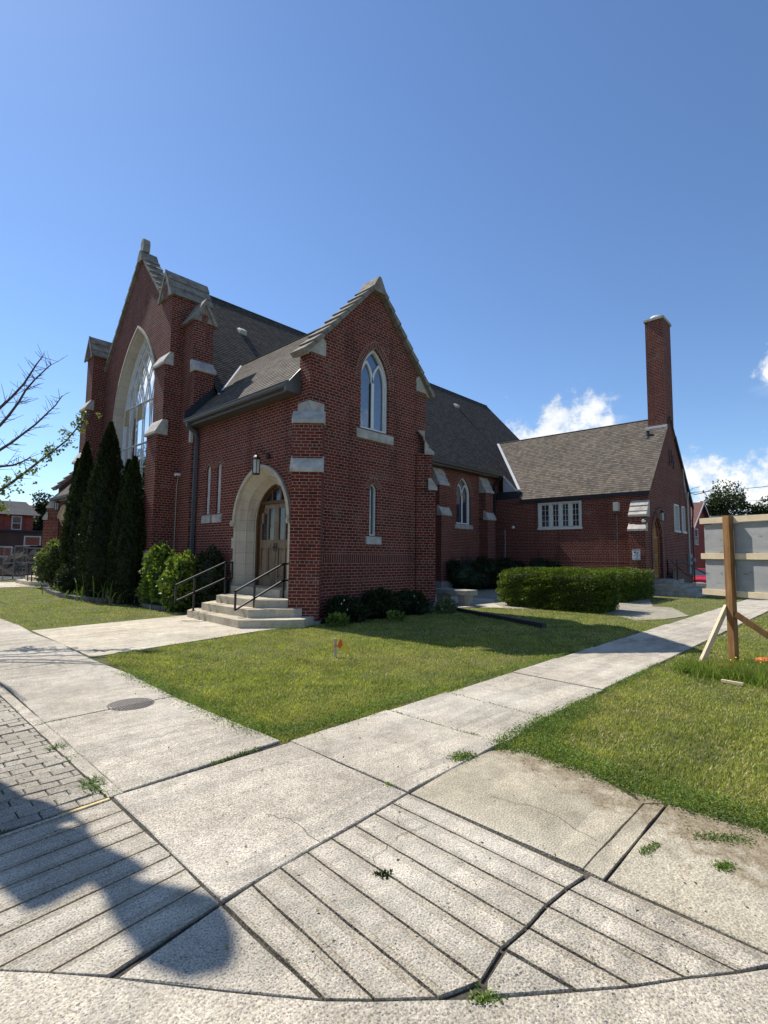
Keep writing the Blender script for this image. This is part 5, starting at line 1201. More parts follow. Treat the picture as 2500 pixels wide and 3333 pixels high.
hedge('hedge', 18.9, 22.5, 6.40, 8.4, 1.12, 'second clipped hedge between the long hedge and the chapel steps')
def cedar(loc, R_, H, label, tips=((0, 0, 1.0),), dens=2300):
    root = empty('cedar_tree', (loc[0], loc[1], 0), label, 'tree', 'columnar cedars in front of the facade'); Vs, Fs, n0 = [], [], 0
    for (dx, dy, hs) in tips:
        h = H*hs; n_ = int(dens*R_*h*2.4); t = rng.random(n_)**.85; th = rng.uniform(0, 2*PI, n_)
        prof = np.minimum(1, .62+t*2.2)*np.clip(1-t**2.6, 0, 1)**.85*(1.08-.30*t)
        lm = 1+.10*np.sin(th*3+t*11)+.12*np.sin(th*7-t*23)+.10*np.sin(t*47+th*5)*np.sin(th*9+t*31)+.07*np.sin(th*15+t*80)
        rr = R_*prof*lm*(1-.18*rng.random(n_)**1.6)*(1 if hs == 1 else .8)
        P = np.column_stack([loc[0]+dx*(.3+t)+rr*np.cos(th), loc[1]+dy*(.3+t)+rr*np.sin(th), .05+t*h])
        d = np.column_stack([np.cos(th), np.sin(th), np.full(n_, .3)]); V, Fc = leafquads(P, dirs(d, 1.1, .45), .075*rng.uniform(.6, 1.3, n_), .55)
        Vs.append(V); Fs.append(Fc+n0); n0 += len(V)
    fast('foliage', np.vstack(Vs), np.vstack(Fs), 'cedar', root)
    mm = M()
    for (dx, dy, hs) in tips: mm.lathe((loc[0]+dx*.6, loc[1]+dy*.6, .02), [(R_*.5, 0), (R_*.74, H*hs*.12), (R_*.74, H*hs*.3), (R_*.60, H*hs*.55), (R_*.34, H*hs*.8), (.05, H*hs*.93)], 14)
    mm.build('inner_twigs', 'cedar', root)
    mm = M(); mm.tube([(loc[0], loc[1], 0), (loc[0], loc[1], H*.6)], [.09, .03], 7); mm.build('trunk', 'bark', root)
    return root
cedar((6.05, 18.95), .76, 6.0, 'tallest dark columnar cedar right before the great window')
cedar((6.15, 21.85), .60, 5.75, 'dark columnar cedar left of the tallest one, with a shorter leader', tips=((0, -.05, 1.0), (-.05, .55, .90)))
cedar((6.25, 17.25), .55, 4.6, 'shortest dark cedar with two tips, beside the brick tower', tips=((0, -.05, 1.0), (0, .32, .99)))
shrub('shrub', (6.35, 14.9, 0), [(.05, .1, .85, .42, .62, .78), (0, .15, 1.40, .24, .34, .40), (.05, -.95, .66, .42, .50, .66), (.1, -1.15, 1.12, .22, .30, .40), (-.05, .55, .40, .32, .34, .40)], 'shrub', .11, 420, 'bright green leafy shrub between the tower and the steps', asp=.7, corefrac=.55)
shrub('shrub', (6.9, 13.3, 0), [(.1, .1, .8, .4, .5, .8), (.2, -.1, .35, .4, .5, .4)], 'shrub_dark', .07, 700, 'dark shrub in the corner behind the near handrail', corefrac=.8)
shrub('shrub', (6.3, 26.0, 0), [(0, 0, 1.15, .55, .7, .75), (-.1, .45, .8, .45, .5, .6), (.1, -.4, 1.45, .35, .42, .42)], 'shrub_pale', .10, 520, 'pale green shrub beside the far porch steps', asp=.7)
shrub('shrub', (5.75, 21.0, 0), [(0, 0, .6, .5, .6, .55)], 'shrub_dark', .05, 1500, 'round dark shrub at the foot of the cedars', corefrac=.8)
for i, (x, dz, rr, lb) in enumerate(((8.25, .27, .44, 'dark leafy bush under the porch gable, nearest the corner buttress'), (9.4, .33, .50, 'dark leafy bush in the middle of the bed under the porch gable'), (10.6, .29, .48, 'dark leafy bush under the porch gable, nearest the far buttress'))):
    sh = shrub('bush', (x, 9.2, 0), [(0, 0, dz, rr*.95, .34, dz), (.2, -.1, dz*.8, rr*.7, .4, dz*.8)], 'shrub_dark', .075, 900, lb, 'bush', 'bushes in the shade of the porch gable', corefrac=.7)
    for k in range(3):
        a, b = random.uniform(-.42, .42), random.uniform(.25, .55); p = Vector((x+a, 8.83+random.uniform(0, .1), b)); mm = M(); mm.obox(p, (.009, 0, 0), (0, .005, .0), (.005, .0, .018))
        mm.build('flower', 'petal_white', sh)
shrub('hosta', (7.7, 8.75, 0), [(0, 0, .10, .26, .2, .14)], 'shrub', .10, 500, 'low leafy plant at the foot of the corner buttress', 'plant', corefrac=0, stems=False)
shrub('hosta', (9.35, 8.5, 0), [(0, 0, .08, .22, .16, .12)], 'shrub', .10, 500, 'small leafy plant in front of the middle dark bush', 'plant', corefrac=0, stems=False)
shrub('hosta', (11.55, 8.65, 0), [(0, 0, .14, .36, .22, .2)], 'shrub_pale', .10, 600, 'pale silvery plant by the far porch buttress', 'plant', corefrac=0, stems=False)
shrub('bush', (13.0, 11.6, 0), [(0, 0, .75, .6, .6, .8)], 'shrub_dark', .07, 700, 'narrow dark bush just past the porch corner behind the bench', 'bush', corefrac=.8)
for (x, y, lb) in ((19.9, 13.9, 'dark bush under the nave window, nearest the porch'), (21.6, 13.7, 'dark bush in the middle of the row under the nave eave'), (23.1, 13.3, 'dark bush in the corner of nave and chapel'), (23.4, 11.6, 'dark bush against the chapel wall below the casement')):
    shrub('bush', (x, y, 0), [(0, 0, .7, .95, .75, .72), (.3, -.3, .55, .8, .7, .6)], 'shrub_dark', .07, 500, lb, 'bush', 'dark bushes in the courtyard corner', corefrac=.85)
def blades(name, loc, n_, L, label, mat='blade', spread=.25, dry=.0):
    root = empty(name, loc, label, 'plant')
    for mt_, cnt in ((mat, int(n_*(1-dry))), ('blade_dry', int(n_*dry))):
        if not cnt: continue
        mm = M()
        for _ in range(cnt):
            a = random.uniform(0, 2*PI); l = L*random.uniform(.5, 1.1); lean = random.uniform(.15, .8) if mt_ == mat else random.uniform(.8, 1.4)
            b = Vector((loc[0]+random.gauss(0, spread), loc[1]+random.gauss(0, spread*1.4), 0)); h = Vector((math.cos(a), math.sin(a), 0)); s_ = Vector((-h.y, h.x, 0))*.022
            pts = [b+h*l*lean*t**2*.7+Z1*l*(t-lean*.45*t**3) for t in (0, .35, .65, .85, 1.0)]; ws = [.8, 1, .85, .5, 0]
            for i in range(4): mm.face([pts[i]-s_*ws[i], pts[i]+s_*ws[i], pts[i+1]+s_*ws[i+1], pts[i+1]-s_*ws[i+1]])
        mm.build('foliage', mt_, root)
    return root
blades('daylily', (5.95, 17.9, 0), 70, 1.05, 'clump of tall strap leaves in front of the tallest cedar', spread=.28, dry=.15)
blades('daylily', (6.1, 17.1, 0), 40, .8, 'drooping half dry strap leaves beside the tower foot', spread=.22, dry=.6)
blades('daylily', (5.65, 22.6, 0), 40, .55, 'low clump of strap leaves at the left end of the cedar bed', spread=.2)
blades('daylily', (5.55, 19.6, 0), 40, .35, 'low bright clump inside the curved block edging', spread=.18)

# street tree whose branches enter at the left -----------------------------------
tr = empty('street_tree', (.55, 12.2, 0), 'half bare young street tree with a leafy lower branch reaching in from the left', 'tree')
mm = M(); base = Vector((.55, 12.2, 0)); mm.tube([base, base+Vector((.02, .05, 1.4)), base+Vector((.1, 0, 2.4)), base+Vector((.25, -.05, 3.3)), base+Vector((.45, -.1, 4.6)), base+Vector((.5, 0, 6.0)), base+Vector((.45, .1, 7.2))], [.11, .095, .085, .07, .05, .03, .01], 9); mm.build('trunk', 'bark', tr)
BR = dict(a=[(.75, 12.1, 2.9), (1.3, 12.05, 3.6), (1.85, 12, 4.33), (2.02, 12, 4.58), (2.2, 12, 4.89), (2.32, 12, 5.18), (2.39, 12, 5.35), (2.49, 12, 5.55)],
 b=[(.7, 12.1, 2.6), (1.3, 12.0, 3.3), (1.87, 12, 3.99), (1.99, 12, 4.2), (2.14, 12, 4.51), (2.24, 12, 4.78), (2.38, 12, 5.03), (2.54, 12, 5.27), (2.64, 12, 5.41)],
 c=[(.65, 12.1, 2.35), (1.3, 12.0, 3.0), (1.9, 12, 3.52), (2.06, 12, 3.68), (2.25, 12, 3.9), (2.44, 12, 4.12), (2.62, 12, 4.38), (2.76, 12, 4.58), (2.87, 12, 4.81)],
 d=[(.65, 12.1, 2.2), (1.4, 12, 2.9), (1.92, 12, 3.2), (2.12, 12, 3.25), (2.25, 12, 3.33), (2.4, 12, 3.45)],
 e=[(.6, 12.2, 1.9), (1.3, 12.05, 2.35), (1.94, 12, 2.74), (2.08, 12, 2.87), (2.3, 12, 3.11), (2.54, 12, 3.38), (2.77, 12, 3.63), (2.99, 12, 3.88), (3.15, 12, 4.14), (3.27, 12, 4.36), (3.37, 12, 4.56)],
 h=[(.8, 12.2, 3.4), (.1, 12.5, 4.2), (-.5, 12.6, 4.9)])
twg = M()
for k, P in BR.items():
    mm = M(); P = [Vector(p) for p in P]; n_ = len(P); mm.tube(P, [.026*(1-i/n_)+.006 for i in range(n_)], 6); mm.build('branch', 'bark', tr)
    for i in range(1, n_-1):
        for q in range(6 if k != 'e' else 4):
            p = P[i].lerp(P[i+1], random.random()); d = (P[i+1]-P[i]).normalized(); s_ = Vector((random.uniform(-1, 1), random.uniform(-.6, .6), random.uniform(-.6, .8))); s_ = (s_-d*s_.dot(d)*.4).normalized()
            L = random.uniform(.10, .34)*(1.2-i/n_*.5); e = p+(s_+d*.5)*L; m_ = p.lerp(e, .5)+Vector((0, 0, random.uniform(-.02, .02)))
            twg.tube([p, m_, e], [.006, .0045, .0025], 4, False)
            if random.random() < .4: twg.tube([m_, m_+(s_*.3+d*.8).normalized()*L*.4], [.003, .0015], 4, False)
twg.build('twig', 'bark', tr)
LP = []; 
for i in range(1, len(BR['e'])-1):
    a, b = Vector(BR['e'][i]), Vector(BR['e'][i+1])
    for q in range(10):
        p = a.lerp(b, random.random())+Vector((random.gauss(0, .09), random.gauss(0, .09), random.gauss(-.02, .05)))
        LP += [p+Vector((random.gauss(0, .03), random.gauss(0, .03), random.gauss(0, .02))) for _ in range(9)]
for q in range(6): LP += [Vector((1.95+random.gauss(0, .08), 12+random.gauss(0, .08), 2.45+random.gauss(0, .06)))+Vector((random.gauss(0, .04), random.gauss(0, .04), random.gauss(0, .04))) for _ in range(20)]
LP = np.array([tuple(p) for p in LP]); d = rng.normal(0, 1, LP.shape); d /= np.linalg.norm(d, axis=1)[:, None]; V, Fc = leafquads(LP, d, .055*rng.uniform(.6, 1.3, len(LP)), .8); fast('foliage', V, Fc, 'ginkgo', tr)

# ================================================================== SITE OBJECTS
P0 = Vector((9.25, 1.50, 0)); du = Vector((math.cos(math.radians(64.7)), math.sin(math.radians(64.7)), 0)); dn = Vector((-du.y, du.x, 0))
def BP(u, z, d=0): return P0+du*u+dn*d+Vector((0, 0, z))
hb = empty('hoarding_board', tuple(P0), 'grey plywood notice board seen from behind, on timber posts with raking braces', 'board')
mm = M(); mm.obox(BP(-.74, 1.59, -.012), du*1.235, dn*.009, Vector((0, 0, .545))); mm.build('plywood_panel', 'plywood_grey', hb)
for z in (2.19, 1.632, 1.072):
    mm = M(); mm.obox(BP(-.72, z, .017), du*1.26, dn*.019, Vector((0, 0, .045))); mm.build('rail', 'fresh_lumber', hb, bevel=.003)
for u in (.045, -1.75):
    mm = M(); mm.obox(BP(u, .95, .085), du*.050, dn*.048, Vector((0, 0, 1.295))); mm.build('post', 'treated_post', hb, bevel=.004)
for a, b, mt_ in (((.11, .88, .10), (8.52, 1.90, .0), 'fresh_lumber'), ((-.02, .78, .10), (9.10, .42, .0), 'treated_post')):
    mm = M(); mm.bar(BP(*a), b, .042, .085, up=(0, 0, 1)); mm.build('brace', mt_, hb, bevel=.003)
def sandbag(c, r, label, ang=0):
    mm = M(); n1, n2 = 18, 9
    def pt(i, j):
        th = 2*PI*i/n1; ph = PI*j/n2; k = 1+.08*math.sin(5*th+j)+.05*math.sin(9*th-2*j)
        x = r[0]*abs(math.sin(ph))**.7*math.cos(th)*k; y = r[1]*abs(math.sin(ph))**.7*math.sin(th)*k; z = r[2]*math.cos(ph)+.03*math.sin(4*th+ph*3)*math.sin(ph)
        return Vector((c[0]+x*math.cos(ang)-y*math.sin(ang), c[1]+x*math.sin(ang)+y*math.cos(ang), max(0, r[2]*.8+z)))
    for i in range(n1):
        for j in range(n2): mm.face([pt(i, j), pt((i+1) % n1, j), pt((i+1) % n1, j+1), pt(i, j+1)])
    return tag(mm.build('sandbag', 'orange_bag', smooth=True), label, 'sandbag', 'orange sandbags round the notice board')
sandbag((8.70, 1.64), (.13, .26, .06), 'flat orange sandbag left of the timber post', .2); sandbag((9.45, 1.08), (.16, .30, .09), 'orange sandbag right of the timber post', .5)
sandbag((10.6, .95), (.14, .2, .10), 'red orange sandbag farther off at the right edge', .3)
mm = M(); mm.bar((7.90, 1.50, .03), (7.87, 1.26, .03), .04, .035); tag(mm.build('timber_offcut', 'fresh_lumber', bevel=.003), 'short pale timber offcut lying in the right lawn', 'offcut')
def wild(name, pts, n_, h, mat, wd=.004):
    k = rng.choice(len(pts), n_); c = np.array(pts)[k]; x = c[:, 0]+rng.normal(0, c[:, 2], n_); y = c[:, 1]+rng.normal(0, c[:, 3], n_); hh = h*rng.uniform(.4, 1.2, n_)
    a = rng.uniform(0, 2*PI, n_); l = hh*rng.uniform(.1, .8, n_); a2 = rng.uniform(0, 2*PI, n_); B = np.stack([x, y, 0*x], 1); S = np.stack([np.cos(a2)*wd, np.sin(a2)*wd, 0*x], 1); T = B+np.stack([np.cos(a)*l, np.sin(a)*l, hh], 1)
    V = np.empty((n_*3, 3)); V[0::3] = B-S; V[1::3] = B+S; V[2::3] = T
    return tag(fast(name, V, np.arange(n_*3).reshape(-1, 3), mat), kind='stuff')
WP = [(8.4, 1.65, .22, .12), (8.6, 1.35, .22, .14), (8.9, 1.15, .25, .16), (8.7, .85, .25, .18), (9.3, .9, .3, .2), (8.3, 1.05, .16, .14), (8.35, 1.9, .12, .10)]
wild('tall_grass', WP, 9000, .17, 'clover', .005); wild('tall_grass', WP, 4000, .2, 'grass', .004)
strip_weeds('clover', [(8.3, 1.8), (8.5, 1.35), (8.7, .9), (9.2, .7)], .16, 5000, h=.10, sz=.03)
n_ = 130; fx = rng.normal(8.95, .30, n_); fy = rng.normal(1.05, .22, n_); P = np.column_stack([fx, fy, rng.uniform(.08, .2, n_)]); d = rng.normal(0, .4, (n_, 3)); d[:, 2] = 1; d /= np.linalg.norm(d, axis=1)[:, None]
D1 = np.cross(d, rng.normal(0, 1, (n_, 3))); D1 /= np.linalg.norm(D1, axis=1)[:, None]; V, Fc = leafquads(P, D1, .022, 1.0); tag(fast('yellow_wildflowers', V, Fc, 'petal_yellow'), kind='stuff')

# stone bench
bn = empty('stone_bench', (13.8, 10.0, 0), 'rough grey stone bench on the lawn edge beside the courtyard', 'bench')
mm = M(); mm.box((13.52, 9.28, .34), (14.12, 10.72, .50)); mm.build('seat', 'grey_stone', bn, bevel=.02)
for y in (9.42, 10.28):
    mm = M(); mm.box((13.60, y, -.02), (14.05, y+.26, .345)); mm.build('support', 'grey_stone', bn, bevel=.02)
mm = M(); mm.box((17.2, 9.55, 0), (17.5, 10.0, .62)); tag(mm.build('stone_marker', 'grey_stone', bevel=.04), 'small upright dark stone in the courtyard behind the long hedge', 'stone')

# temporary fence, bin and rubble at the far left
def fence_panel(a, b, h, label):
    root = empty('fence_panel', tuple(a), label, 'fence panel', 'temporary steel fence panels'); a, b = Vector(a), Vector(b); up = Vector((0, 0, h))
    mm = M(); mm.tube([a, a+up, b+up, b], .02, 6); mm.tube([a+up*.1, b+up*.1], .02, 6); mm.tube([a+up*.52, b+up*.52], .02, 6); mm.build('frame', 'steel', root)
    mm = M(); d = b-a; k = int(d.length/.12)
    for i in range(1, k): p = a+d*i/k; mm.bar(p+up*.02, p+up*.99, .006, .006)
    for z in (.2, .35, .68, .84): mm.bar(a+up*z, b+up*z, .010, .010)
    mm.build('mesh_infill', 'steel', root); mm = M(); mm.box((a.x-.25, a.y-.1, 0), (a.x+.25, a.y+.1, .05)); mm.build('foot', 'steel', root)
fence_panel((5.85, 33.8, 0), (6.45, 34.6, 0), 1.75, 'first temporary steel fence panel at the left edge, next to the black skip'); fence_panel((6.50, 34.7, 0), (6.72, 33.0, 0), 1.85, 'second temporary steel fence panel, turned almost edge on'); fence_panel((6.8, 34.2, 0), (9.6, 36.4, 0), 1.75, 'third temporary steel fence panel running behind the far porch')
mm = M(); mm.prism([(4.2, 38, 0), (6.05, 38, 0), (6.2, 38, 1.9), (4.0, 38, 1.9)], (0, 2.5, 0)); tag(mm.build('waste_skip', 'black_ground', bevel=.04), 'black waste skip beyond the steel fence at the left edge', 'skip')
mm = M(); n1 = 26
for i in range(n1):
    for j in range(8):
        def rp(i, j): r = j/8*3.6; a = 2*PI*i/n1; return Vector((9.2+r*math.cos(a), 42+r*math.sin(a)*.8, max(0, 1.75*(1-(j/8)**1.5)+.16*math.sin(i*2.3+j*3.1)+.12*math.sin(i*4.1-j*1.7))))
        mm.face([rp(i, j), rp((i+1) % n1, j), rp((i+1) % n1, j+1), rp(i, j+1)])
tag(mm.build('rubble_heap', 'rubble'), 'heap of dark earth and rubble behind the steel fence', 'rubble')

# houses ------------------------------------------------------------------
def house(name, label, x0, x1, y0, y1, ze, zr_, axis, wallmat, roofmat, over=.35, wins=(), group=None, cat='house', base=-.3):
    root = empty(name, ((x0+x1)/2, (y0+y1)/2, 0), label, cat, group); mm = M()
    if axis == 'y':
        xm = (x0+x1)/2
        for y in (y0, y1): mm.poly([(x0, y, base), (x1, y, base), (x1, y, ze), (xm, y, zr_-.08), (x0, y, ze)])
        mm.face([(x0, y0, base), (x0, y1, base), (x0, y1, ze), (x0, y0, ze)]); mm.face([(x1, y0, base), (x1, y1, base), (x1, y1, ze), (x1, y0, ze)]); mm.build('wall', wallmat, root)
        for s_ in (-1, 1):
            dx = (x1-x0)/2+over; L = math.hypot(dx, (zr_-ze)+over*(zr_-ze)/((x1-x0)/2)); dz = (zr_-ze)*(dx/((x1-x0)/2))
            u_ = Vector((-s_*dx, 0, dz)).normalized(); roof_slope('roof', roofmat, (xm+s_*dx, 0, zr_-dz), (0, 1, 0), u_, math.hypot(dx, dz), lambda s: y0-over, lambda s: y1+over, root, row=.28, lip=.02)
            m2 = M(); 
            for y in (y0-over-.03, y1+over): m2.prism([(xm+s_*dx, y, zr_-dz+.03), (xm, y, zr_+.03), (xm, y, zr_-.2), (xm+s_*dx, y, zr_-dz-.2)], (0, .03, 0))
            m2.build('barge_board', 'white_paint', root)
    else:
        ym = (y0+y1)/2
        for x in (x0, x1): mm.poly([(x, y0, base), (x, y1, base), (x, y1, ze), (x, ym, zr_-.08), (x, y0, ze)])
        mm.face([(x0, y0, base), (x1, y0, base), (x1, y0, ze), (x0, y0, ze)]); mm.face([(x0, y1, base), (x1, y1, base), (x1, y1, ze), (x0, y1, ze)]); mm.build('wall', wallmat, root)
        for s_ in (-1, 1):
            dy = (y1-y0)/2+over; dz = (zr_-ze)*(dy/((y1-y0)/2)); u_ = Vector((0, -s_*dy, dz)).normalized()
            roof_slope('roof', roofmat, (0, ym+s_*dy, zr_-dz), (1, 0, 0), u_, math.hypot(dy, dz), lambda s: x0-over, lambda s: x1+over, root, row=.28, lip=.02)
    for (fr_, u0, z0, u1, z1, sash) in wins:
        m2 = M(); fbox(m2, fr_, u0-.1, z0-.12, u1+.1, z0, -.08, .05)
        for (a, b, c, d) in ((u0-.1, z0, u0, z1+.12), (u1, z0, u1+.1, z1+.12), (u0, z1, u1, z1+.12)): fbox(m2, fr_, a, b, c, d, -.05, .05)
        if sash: fbox(m2, fr_, u0, (z0+z1)/2-.04, u1, (z0+z1)/2+.04, -.03, .05)
        w_ = m2.build('window', 'white_paint', root); m3 = M(); m3.face([fr_(u0, z0, -.01), fr_(u1, z0, -.01), fr_(u1, z1, -.01), fr_(u0, z1, -.01)]); m3.build('pane', 'glass_dark', w_)
    return root
frL = Fr((0, 62, 0), X1, -Y1)
hl = house('brick_house', 'red brick two storey house with grey hipped roof and arched white window, far left', 2.0, 12.98, 62, 74, 5.30, 7.0, 'x', 'brick_bg', 'shingle_grey', .45, [(frL, 11.25, 3.75, 11.9, 4.95, True)], 'houses across the left street')
frL2 = Fr((0, 60.5, 0), X1, -Y1); frL3 = Fr((0, 66, 0), X1, -Y1)
house('house_wing', 'dark blue clad house wing with grey roof right of the red brick house', 12.6, 20, 66, 76, 4.9, 6.9, 'x', 'blue_cladding', 'shingle_grey', .4, (), 'houses across the left street')
root = empty('flat_roofed_annex', (8, 60, 0), 'low brown clad annex with flat roof in front of the far left brick house', 'annex', 'houses across the left street')
mm = M(); mm.box((2, 60.5, -.3), (16.5, 62, 3.45)); mm.build('wall', 'brown_cladding', root); mm = M(); mm.box((1.8, 60.3, 3.45), (16.7, 62.2, 3.62)); mm.build('roof', 'dark_trim', root)
for (u0, z0, u1, z1) in ((12.1, 2.15, 13.3, 2.95), (10.0, 1.1, 11.0, 1.9)):
    m2 = M(); fbox(m2, frL2, u0-.12, z0-.12, u1+.12, z0, -.06, .03); fbox(m2, frL2, u0-.12, z1, u1+.12, z1+.12, -.06, .03); fbox(m2, frL2, u0-.12, z0, u0, z1, -.06, .03); fbox(m2, frL2, u1, z0, u1+.12, z1, -.06, .03); w_ = m2.build('window', 'white_paint', root)
    m3 = M(); m3.face([frL2(u0, z0, -.02), frL2(u1, z0, -.02), frL2(u1, z1, -.02), frL2(u0, z1, -.02)]); m3.build('pane', 'glass_dark', w_)
frR = Fr((56, 0, 0), Y1, -X1)
house('brick_house', 'red brick house with reddish roof and white gable boards behind the red car', 56, 64, 12.65, 22, 4.75, 7.3, 'y', 'brick_bg', 'red_roof', .4, [(frR, 12.85, 3.1, 13.2, 4.3, True), (frR, 12.8, .7, 13.15, 2.0, True), (Fr((0, 12.65, 0), X1, -Y1), 57.5, 3.0, 58.6, 4.4, True)], 'houses beyond the car park', base=-1.3)
house('brick_house', 'dark roofed brick house behind the notice board', 70, 80, 2.4, 14.2, 5.3, 6.9, 'y', 'brick_bg', 'shingle_grey', .4, [(Fr((70, 0, 0), Y1, -X1), 10, 2.2, 11, 3.8, True)], 'houses beyond the car park', base=-1.3)
house('brick_house', 'long low brick house at the right edge of the street', 70, 80, -26.0, -2.0, 5.0, 7.0, 'y', 'brick_bg', 'shingle_grey', .4, (), 'houses beyond the car park', base=-1.3)
mm = M(); mm.box((34.2, 6.75, -.2), (34.5, 8.3, .17)); tag(mm.build('concrete_wall', 'kerb', bevel=.02), 'low pale concrete wall between the chapel and the red car', 'wall')

# background trees ---------------------------------------------------------
def tree(loc, H, R_, label, mat='maple', n_=9000, sz=.34, tz=.35, blobs=9, group='trees behind the houses'):
    root = empty('tree', (loc[0], loc[1], 0), label, 'tree', group); mm = M(); mm.tube([(loc[0], loc[1], -.3), (loc[0]+.1, loc[1], H*.3), (loc[0], loc[1]+.1, H*.7)], [R_*.09, R_*.07, R_*.02], 8)
    Vs, Fs, k0 = [], [], 0
    for i in range(blobs):
        a = 2*PI*i/blobs*1.7; zz = H*(tz+(1-tz)*(.25+.6*((i*0.37) % 1))); rr = R_*(.35+.3*((i*.61) % 1)); q = R_*.55*(1-abs((zz/H)-.6)*.8); c = (loc[0]+q*math.cos(a), loc[1]+q*math.sin(a), zz)
        mm.tube([(loc[0], loc[1], H*.28), ((loc[0]+c[0])/2, (loc[1]+c[1])/2, (H*.3+zz)/2), c], [R_*.05, R_*.03, .02], 5)
        P, d = blob_pts(n_//blobs, c, (rr, rr, rr*.85), .6, lump=.25); V, Fc = leafquads(P, dirs(d, .2, .7), sz*rng.uniform(.5, 1.3, len(P)), .75); Vs.append(V); Fs.append(Fc+k0); k0 += len(V)
    mm.build('trunk', 'bark', root); fast('crown', np.vstack(Vs), np.vstack(Fs), mat, root); return root
tree((92, 15.6, -1), 12.2, 3.9, 'broad dark green tree rising behind the dark roofed house', n_=11000, sz=.30)
tree((94, 10.9, -1), 10.6, 2.5, 'smaller dark tree right of the broad green tree', n_=5000, sz=.28); tree((93, 5.9, -1), 11.7, 3.7, 'dark green tree cut off by the right edge of the view', n_=8000, sz=.3)
tree((15.2, 66, 0), 8.2, 1.7, 'green tree top showing between the far porch and the blue house', n_=3500, sz=.25); tree((-3, 49, 0), 11, 4.5, 'tall leafy tree at the end of the front road', n_=10000, sz=.33); tree((-12, 55, 0), 9, 4, 'big leafy tree across the front road', n_=9000, sz=.35); tree((-16, 34, 0), 10, 4.5, 'leafy tree across the front road facing the great window', n_=12000, sz=.33); tree((-15, 22, 0), 8, 3.6, 'rounded leafy tree across the front road', n_=9000, sz=.33)
tree((-18, 8, 0), 9, 4, 'leafy tree across the front road behind the viewer', n_=7000, sz=.35)

# overhead wires -----------------------------------------------------------
def wire(a, b, sag, label, r=.014):
    a, b = Vector(a), Vector(b); P = [a.lerp(b, t/24)-Vector((0, 0, sag*4*(t/24)*(1-t/24))) for t in range(25)]; mm = M(); mm.tube(P, r, 5); tag(mm.build('power_line', 'black_metal'), label, 'cable', 'overhead cables')
wire((30.33, 6.9, 5.02), (33.5, -12.0, 8.3), .8, 'upper black service cable running from the chapel gable to the right')
wire((51, 19.0, 6.6), (47, -14.0, 6.15), .25, 'lower thin black cable passing in front of the broad tree')
mm = M(); mm.tube([(30.33, 6.9, 5.02), (30.5, 6.6, 4.92), (30.6, 6.2, 5.0), (30.55, 5.7, 5.2)], .018, 6); mm.tube([(30.33, 6.9, 5.0), (30.45, 6.7, 5.25), (30.42, 6.4, 5.3)], .012, 6); mm.lathe((30.58, 6.25, 4.98), [(.03, 0), (.04, .06), (.03, .14)], 8); mm.build('service_drop', 'black_metal', church)

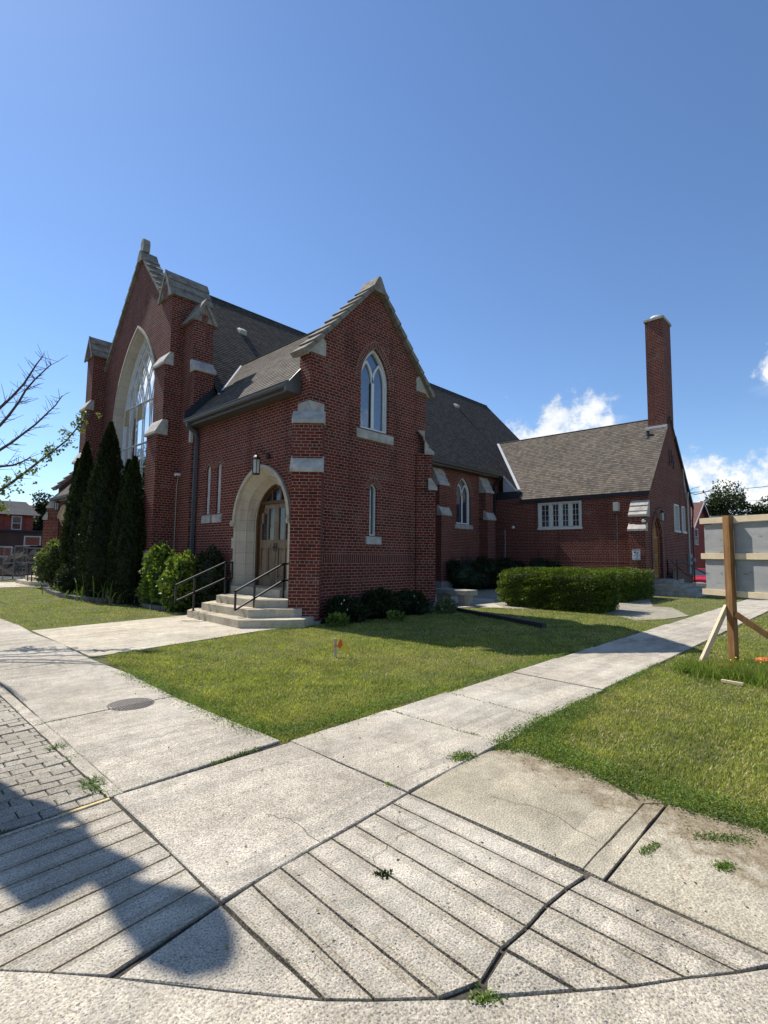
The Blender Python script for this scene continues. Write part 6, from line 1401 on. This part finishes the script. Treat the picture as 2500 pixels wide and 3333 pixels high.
# red car -------------------------------------------------------------------
def car(loc, ang, label):
    root = empty('parked_car', loc, label, 'car'); root.rotation_euler = (0, 0, 0); ca, sa = math.cos(ang), math.sin(ang)
    T = lambda p: (loc[0]+p[0]*ca-p[1]*sa, loc[1]+p[0]*sa+p[1]*ca, loc[2]+p[2])
    def loft(secs, name, mat, bev=0, sm=False):
        mm = M(T); 
        for a, b in zip(secs[:-1], secs[1:]):
            for i in range(len(a)): j = (i+1) % len(a); mm.face([a[i], a[j], b[j], b[i]])
        mm.poly(secs[0][::-1]); mm.poly(secs[-1]); return mm.build(name, mat, root, smooth=sm, bevel=bev)
    def sec(x, hw, z0, z1, zb=.25): return [(x, -hw*.94, zb), (x, hw*.94, zb), (x, hw, (z0+zb)/2), (x, hw, z0), (x, hw*.90, z1), (x, 0, z1+.03), (x, -hw*.90, z1), (x, -hw, z0), (x, -hw, (z0+zb)/2)]
    loft([sec(2.28, .62, .62, .70, .34), sec(2.20, .80, .70, .80, .26), sec(1.95, .90, .80, .93), sec(1.1, .92, .88, 1.05), sec(.9, .92, .9, 1.08), sec(-1.6, .92, .92, 1.10), sec(-2.15, .88, .9, 1.05), sec(-2.28, .80, .7, .9, .34)], 'body', 'red_paint')
    def cs(x, hw, z): return [(x, -hw, z), (x, hw, z)]
    mm = M(T); lo = [(1.05, .84, 1.06), (-1.9, .84, 1.06)]; 
    A_ = [(1.10, -.84, 1.05), (1.10, .84, 1.05), (-2.05, .84, 1.05), (-2.05, -.84, 1.05)]; B_ = [(.25, -.66, 1.62), (.25, .66, 1.62), (-1.6, .66, 1.64), (-1.6, -.66, 1.64)]
    mm.hexa(A_+B_); mm.build('greenhouse', 'car_glass', root)
    mm = M(T); mm.hexa([(.30, -.70, 1.61), (.30, .70, 1.61), (-1.7, .70, 1.63), (-1.7, -.70, 1.63), (.15, -.62, 1.68), (.15, .62, 1.68), (-1.6, .62, 1.69), (-1.6, -.62, 1.69)]); mm.bar((1.12, .84, 1.04), (.27, .68, 1.64), .05, .05); mm.bar((1.12, -.84, 1.04), (.27, -.68, 1.64), .05, .05); mm.build('roof', 'red_paint', root)
    for s_ in (-1, 1):
        mm = M(T); mm.hexa([(2.19, s_*.50, .66), (2.10, s_*.86, .70), (1.9, s_*.90, .74), (1.95, s_*.5, .7), (2.13, s_*.50, .80), (2.04, s_*.85, .86), (1.85, s_*.89, .88), (1.9, s_*.5, .84)]); mm.build('headlight', 'headlamp', root)
        mm = M(T); mm.hexa([(1.05, s_*.92, 1.02), (1.05, s_*1.08, 1.02), (.9, s_*1.08, 1.02), (.9, s_*.92, 1.02), (1.05, s_*.92, 1.14), (1.05, s_*1.08, 1.14), (.9, s_*1.08, 1.16), (.9, s_*.92, 1.16)]); mm.build('wing_mirror', 'red_paint', root)
        for x in (1.38, -1.38):
            mm = M(T); 
            for (r, y0, y1, mt_) in ((.34, .72, .93, 0),):
                P = [(x+r*math.cos(2*PI*k/20), s_*y0, .34+r*math.sin(2*PI*k/20)) for k in range(20)]; Q = [(p[0], s_*y1, p[2]) for p in P]; mm.poly(P); mm.poly(Q)
                for k in range(20): mm.face([P[k], P[(k+1) % 20], Q[(k+1) % 20], Q[k]])
            wh = mm.build('wheel', 'rubber', root)
    mm = M(T); mm.hexa([(2.29, -.55, .36), (2.29, .55, .36), (2.1, .55, .36), (2.1, -.55, .36), (2.26, -.48, .58), (2.26, .48, .58), (2.1, .48, .58), (2.1, -.48, .58)]); mm.build('grille', 'rubber', root)
    mm = M(T); mm.hexa([(2.31, -.26, .40), (2.31, .26, .40), (2.29, .26, .40), (2.29, -.26, .40), (2.31, -.26, .52), (2.31, .26, .52), (2.29, .26, .52), (2.29, -.26, .52)]); mm.build('number_plate', 'white_plastic', root)
    return root
car((54.2, 11.45, -1.02), math.radians(188), 'red car facing the viewer between the chapel and the notice board')

# added shadow caster, unseen left of the view, shaped for the kerb ramp shadow ------
Y0S = 7.65
sgn = empty('offscreen_caster', (-2.2, 8.7, 0), 'made-up pole and cut-out plate outside the left edge, added to cast the shadow on the kerb ramp', 'shadow caster')
SO_ = [(0.751, 4.914), (0.831, 4.397), (0.897, 3.941), (0.966, 3.805), (1.033, 3.485), (1.035, 3.089), (1.131, 2.772), (1.137, 2.7), (1.048, 2.727), (1.1, 2.526), (1.183, 2.369), (1.256, 2.206), (1.221, 2.032), (1.166, 1.91), (1.103, 1.87), (0.983, 1.943), (0.931, 2.109), (0.922, 2.373), (0.938, 2.585), (0.907, 2.804), (0.743, 2.76), (0.66, 2.78), (0.614, 3.1), (0.556, 3.452), (.3, 3.6), (.2, 4.9)]
SO = []
for q_ in SO_:
    cx_, cy_ = (1.08, 2.2) if q_[1] < 2.6 else (.8, 3.4); L_ = math.hypot(q_[0]-cx_, q_[1]-cy_); SO.append((q_[0]+(q_[0]-cx_)/L_*.035, q_[1]+(q_[1]-cy_)/L_*.035))
SH = [[(0.668, 3.423), (0.788, 3.388), (0.806, 3.434), (0.675, 3.464)], [(0.953, 3.471), (1.028, 3.468), (1.08, 3.338), (1.05, 3.30), (0.943, 3.411)]]
def up_(p, y0=Y0S): z = (y0-p[1])/.81; return (p[0]-.056*z, y0, z)
mm = M(); F0 = [up_(p) for p in SO]; Hs = [[up_(p) for p in h] for h in SH]
for off in (0, .06):
    mm.poly([(p[0], p[1]+off, p[2]+off*0) for p in F0], [[(p[0], p[1]+off, p[2]) for p in h] for h in Hs])
for L in [F0]+Hs:
    for i in range(len(L)): a, b = L[i], L[(i+1) % len(L)]; mm.face([a, b, (b[0], b[1]+.06, b[2]), (a[0], a[1]+.06, a[2])])
mm.build('shadow_plate', 'gutter_brown', sgn)  # made-up plate, outline and slits taken from the ground shadow
mm = M(); mm.tube([(-2.2, 8.7, 0), (-2.2, 8.7, 7.6)], [.12, .08], 12); mm.tube([(-2.2, 8.7, 5.4), (.1, 8.73, 5.6)], .05, 8); mm.tube([(-2.2, 8.7, 7.2), (-.6, 8.73, 6.2), (.1, 8.73, 5.9)], .03, 8); mm.build('pole', 'steel', sgn)
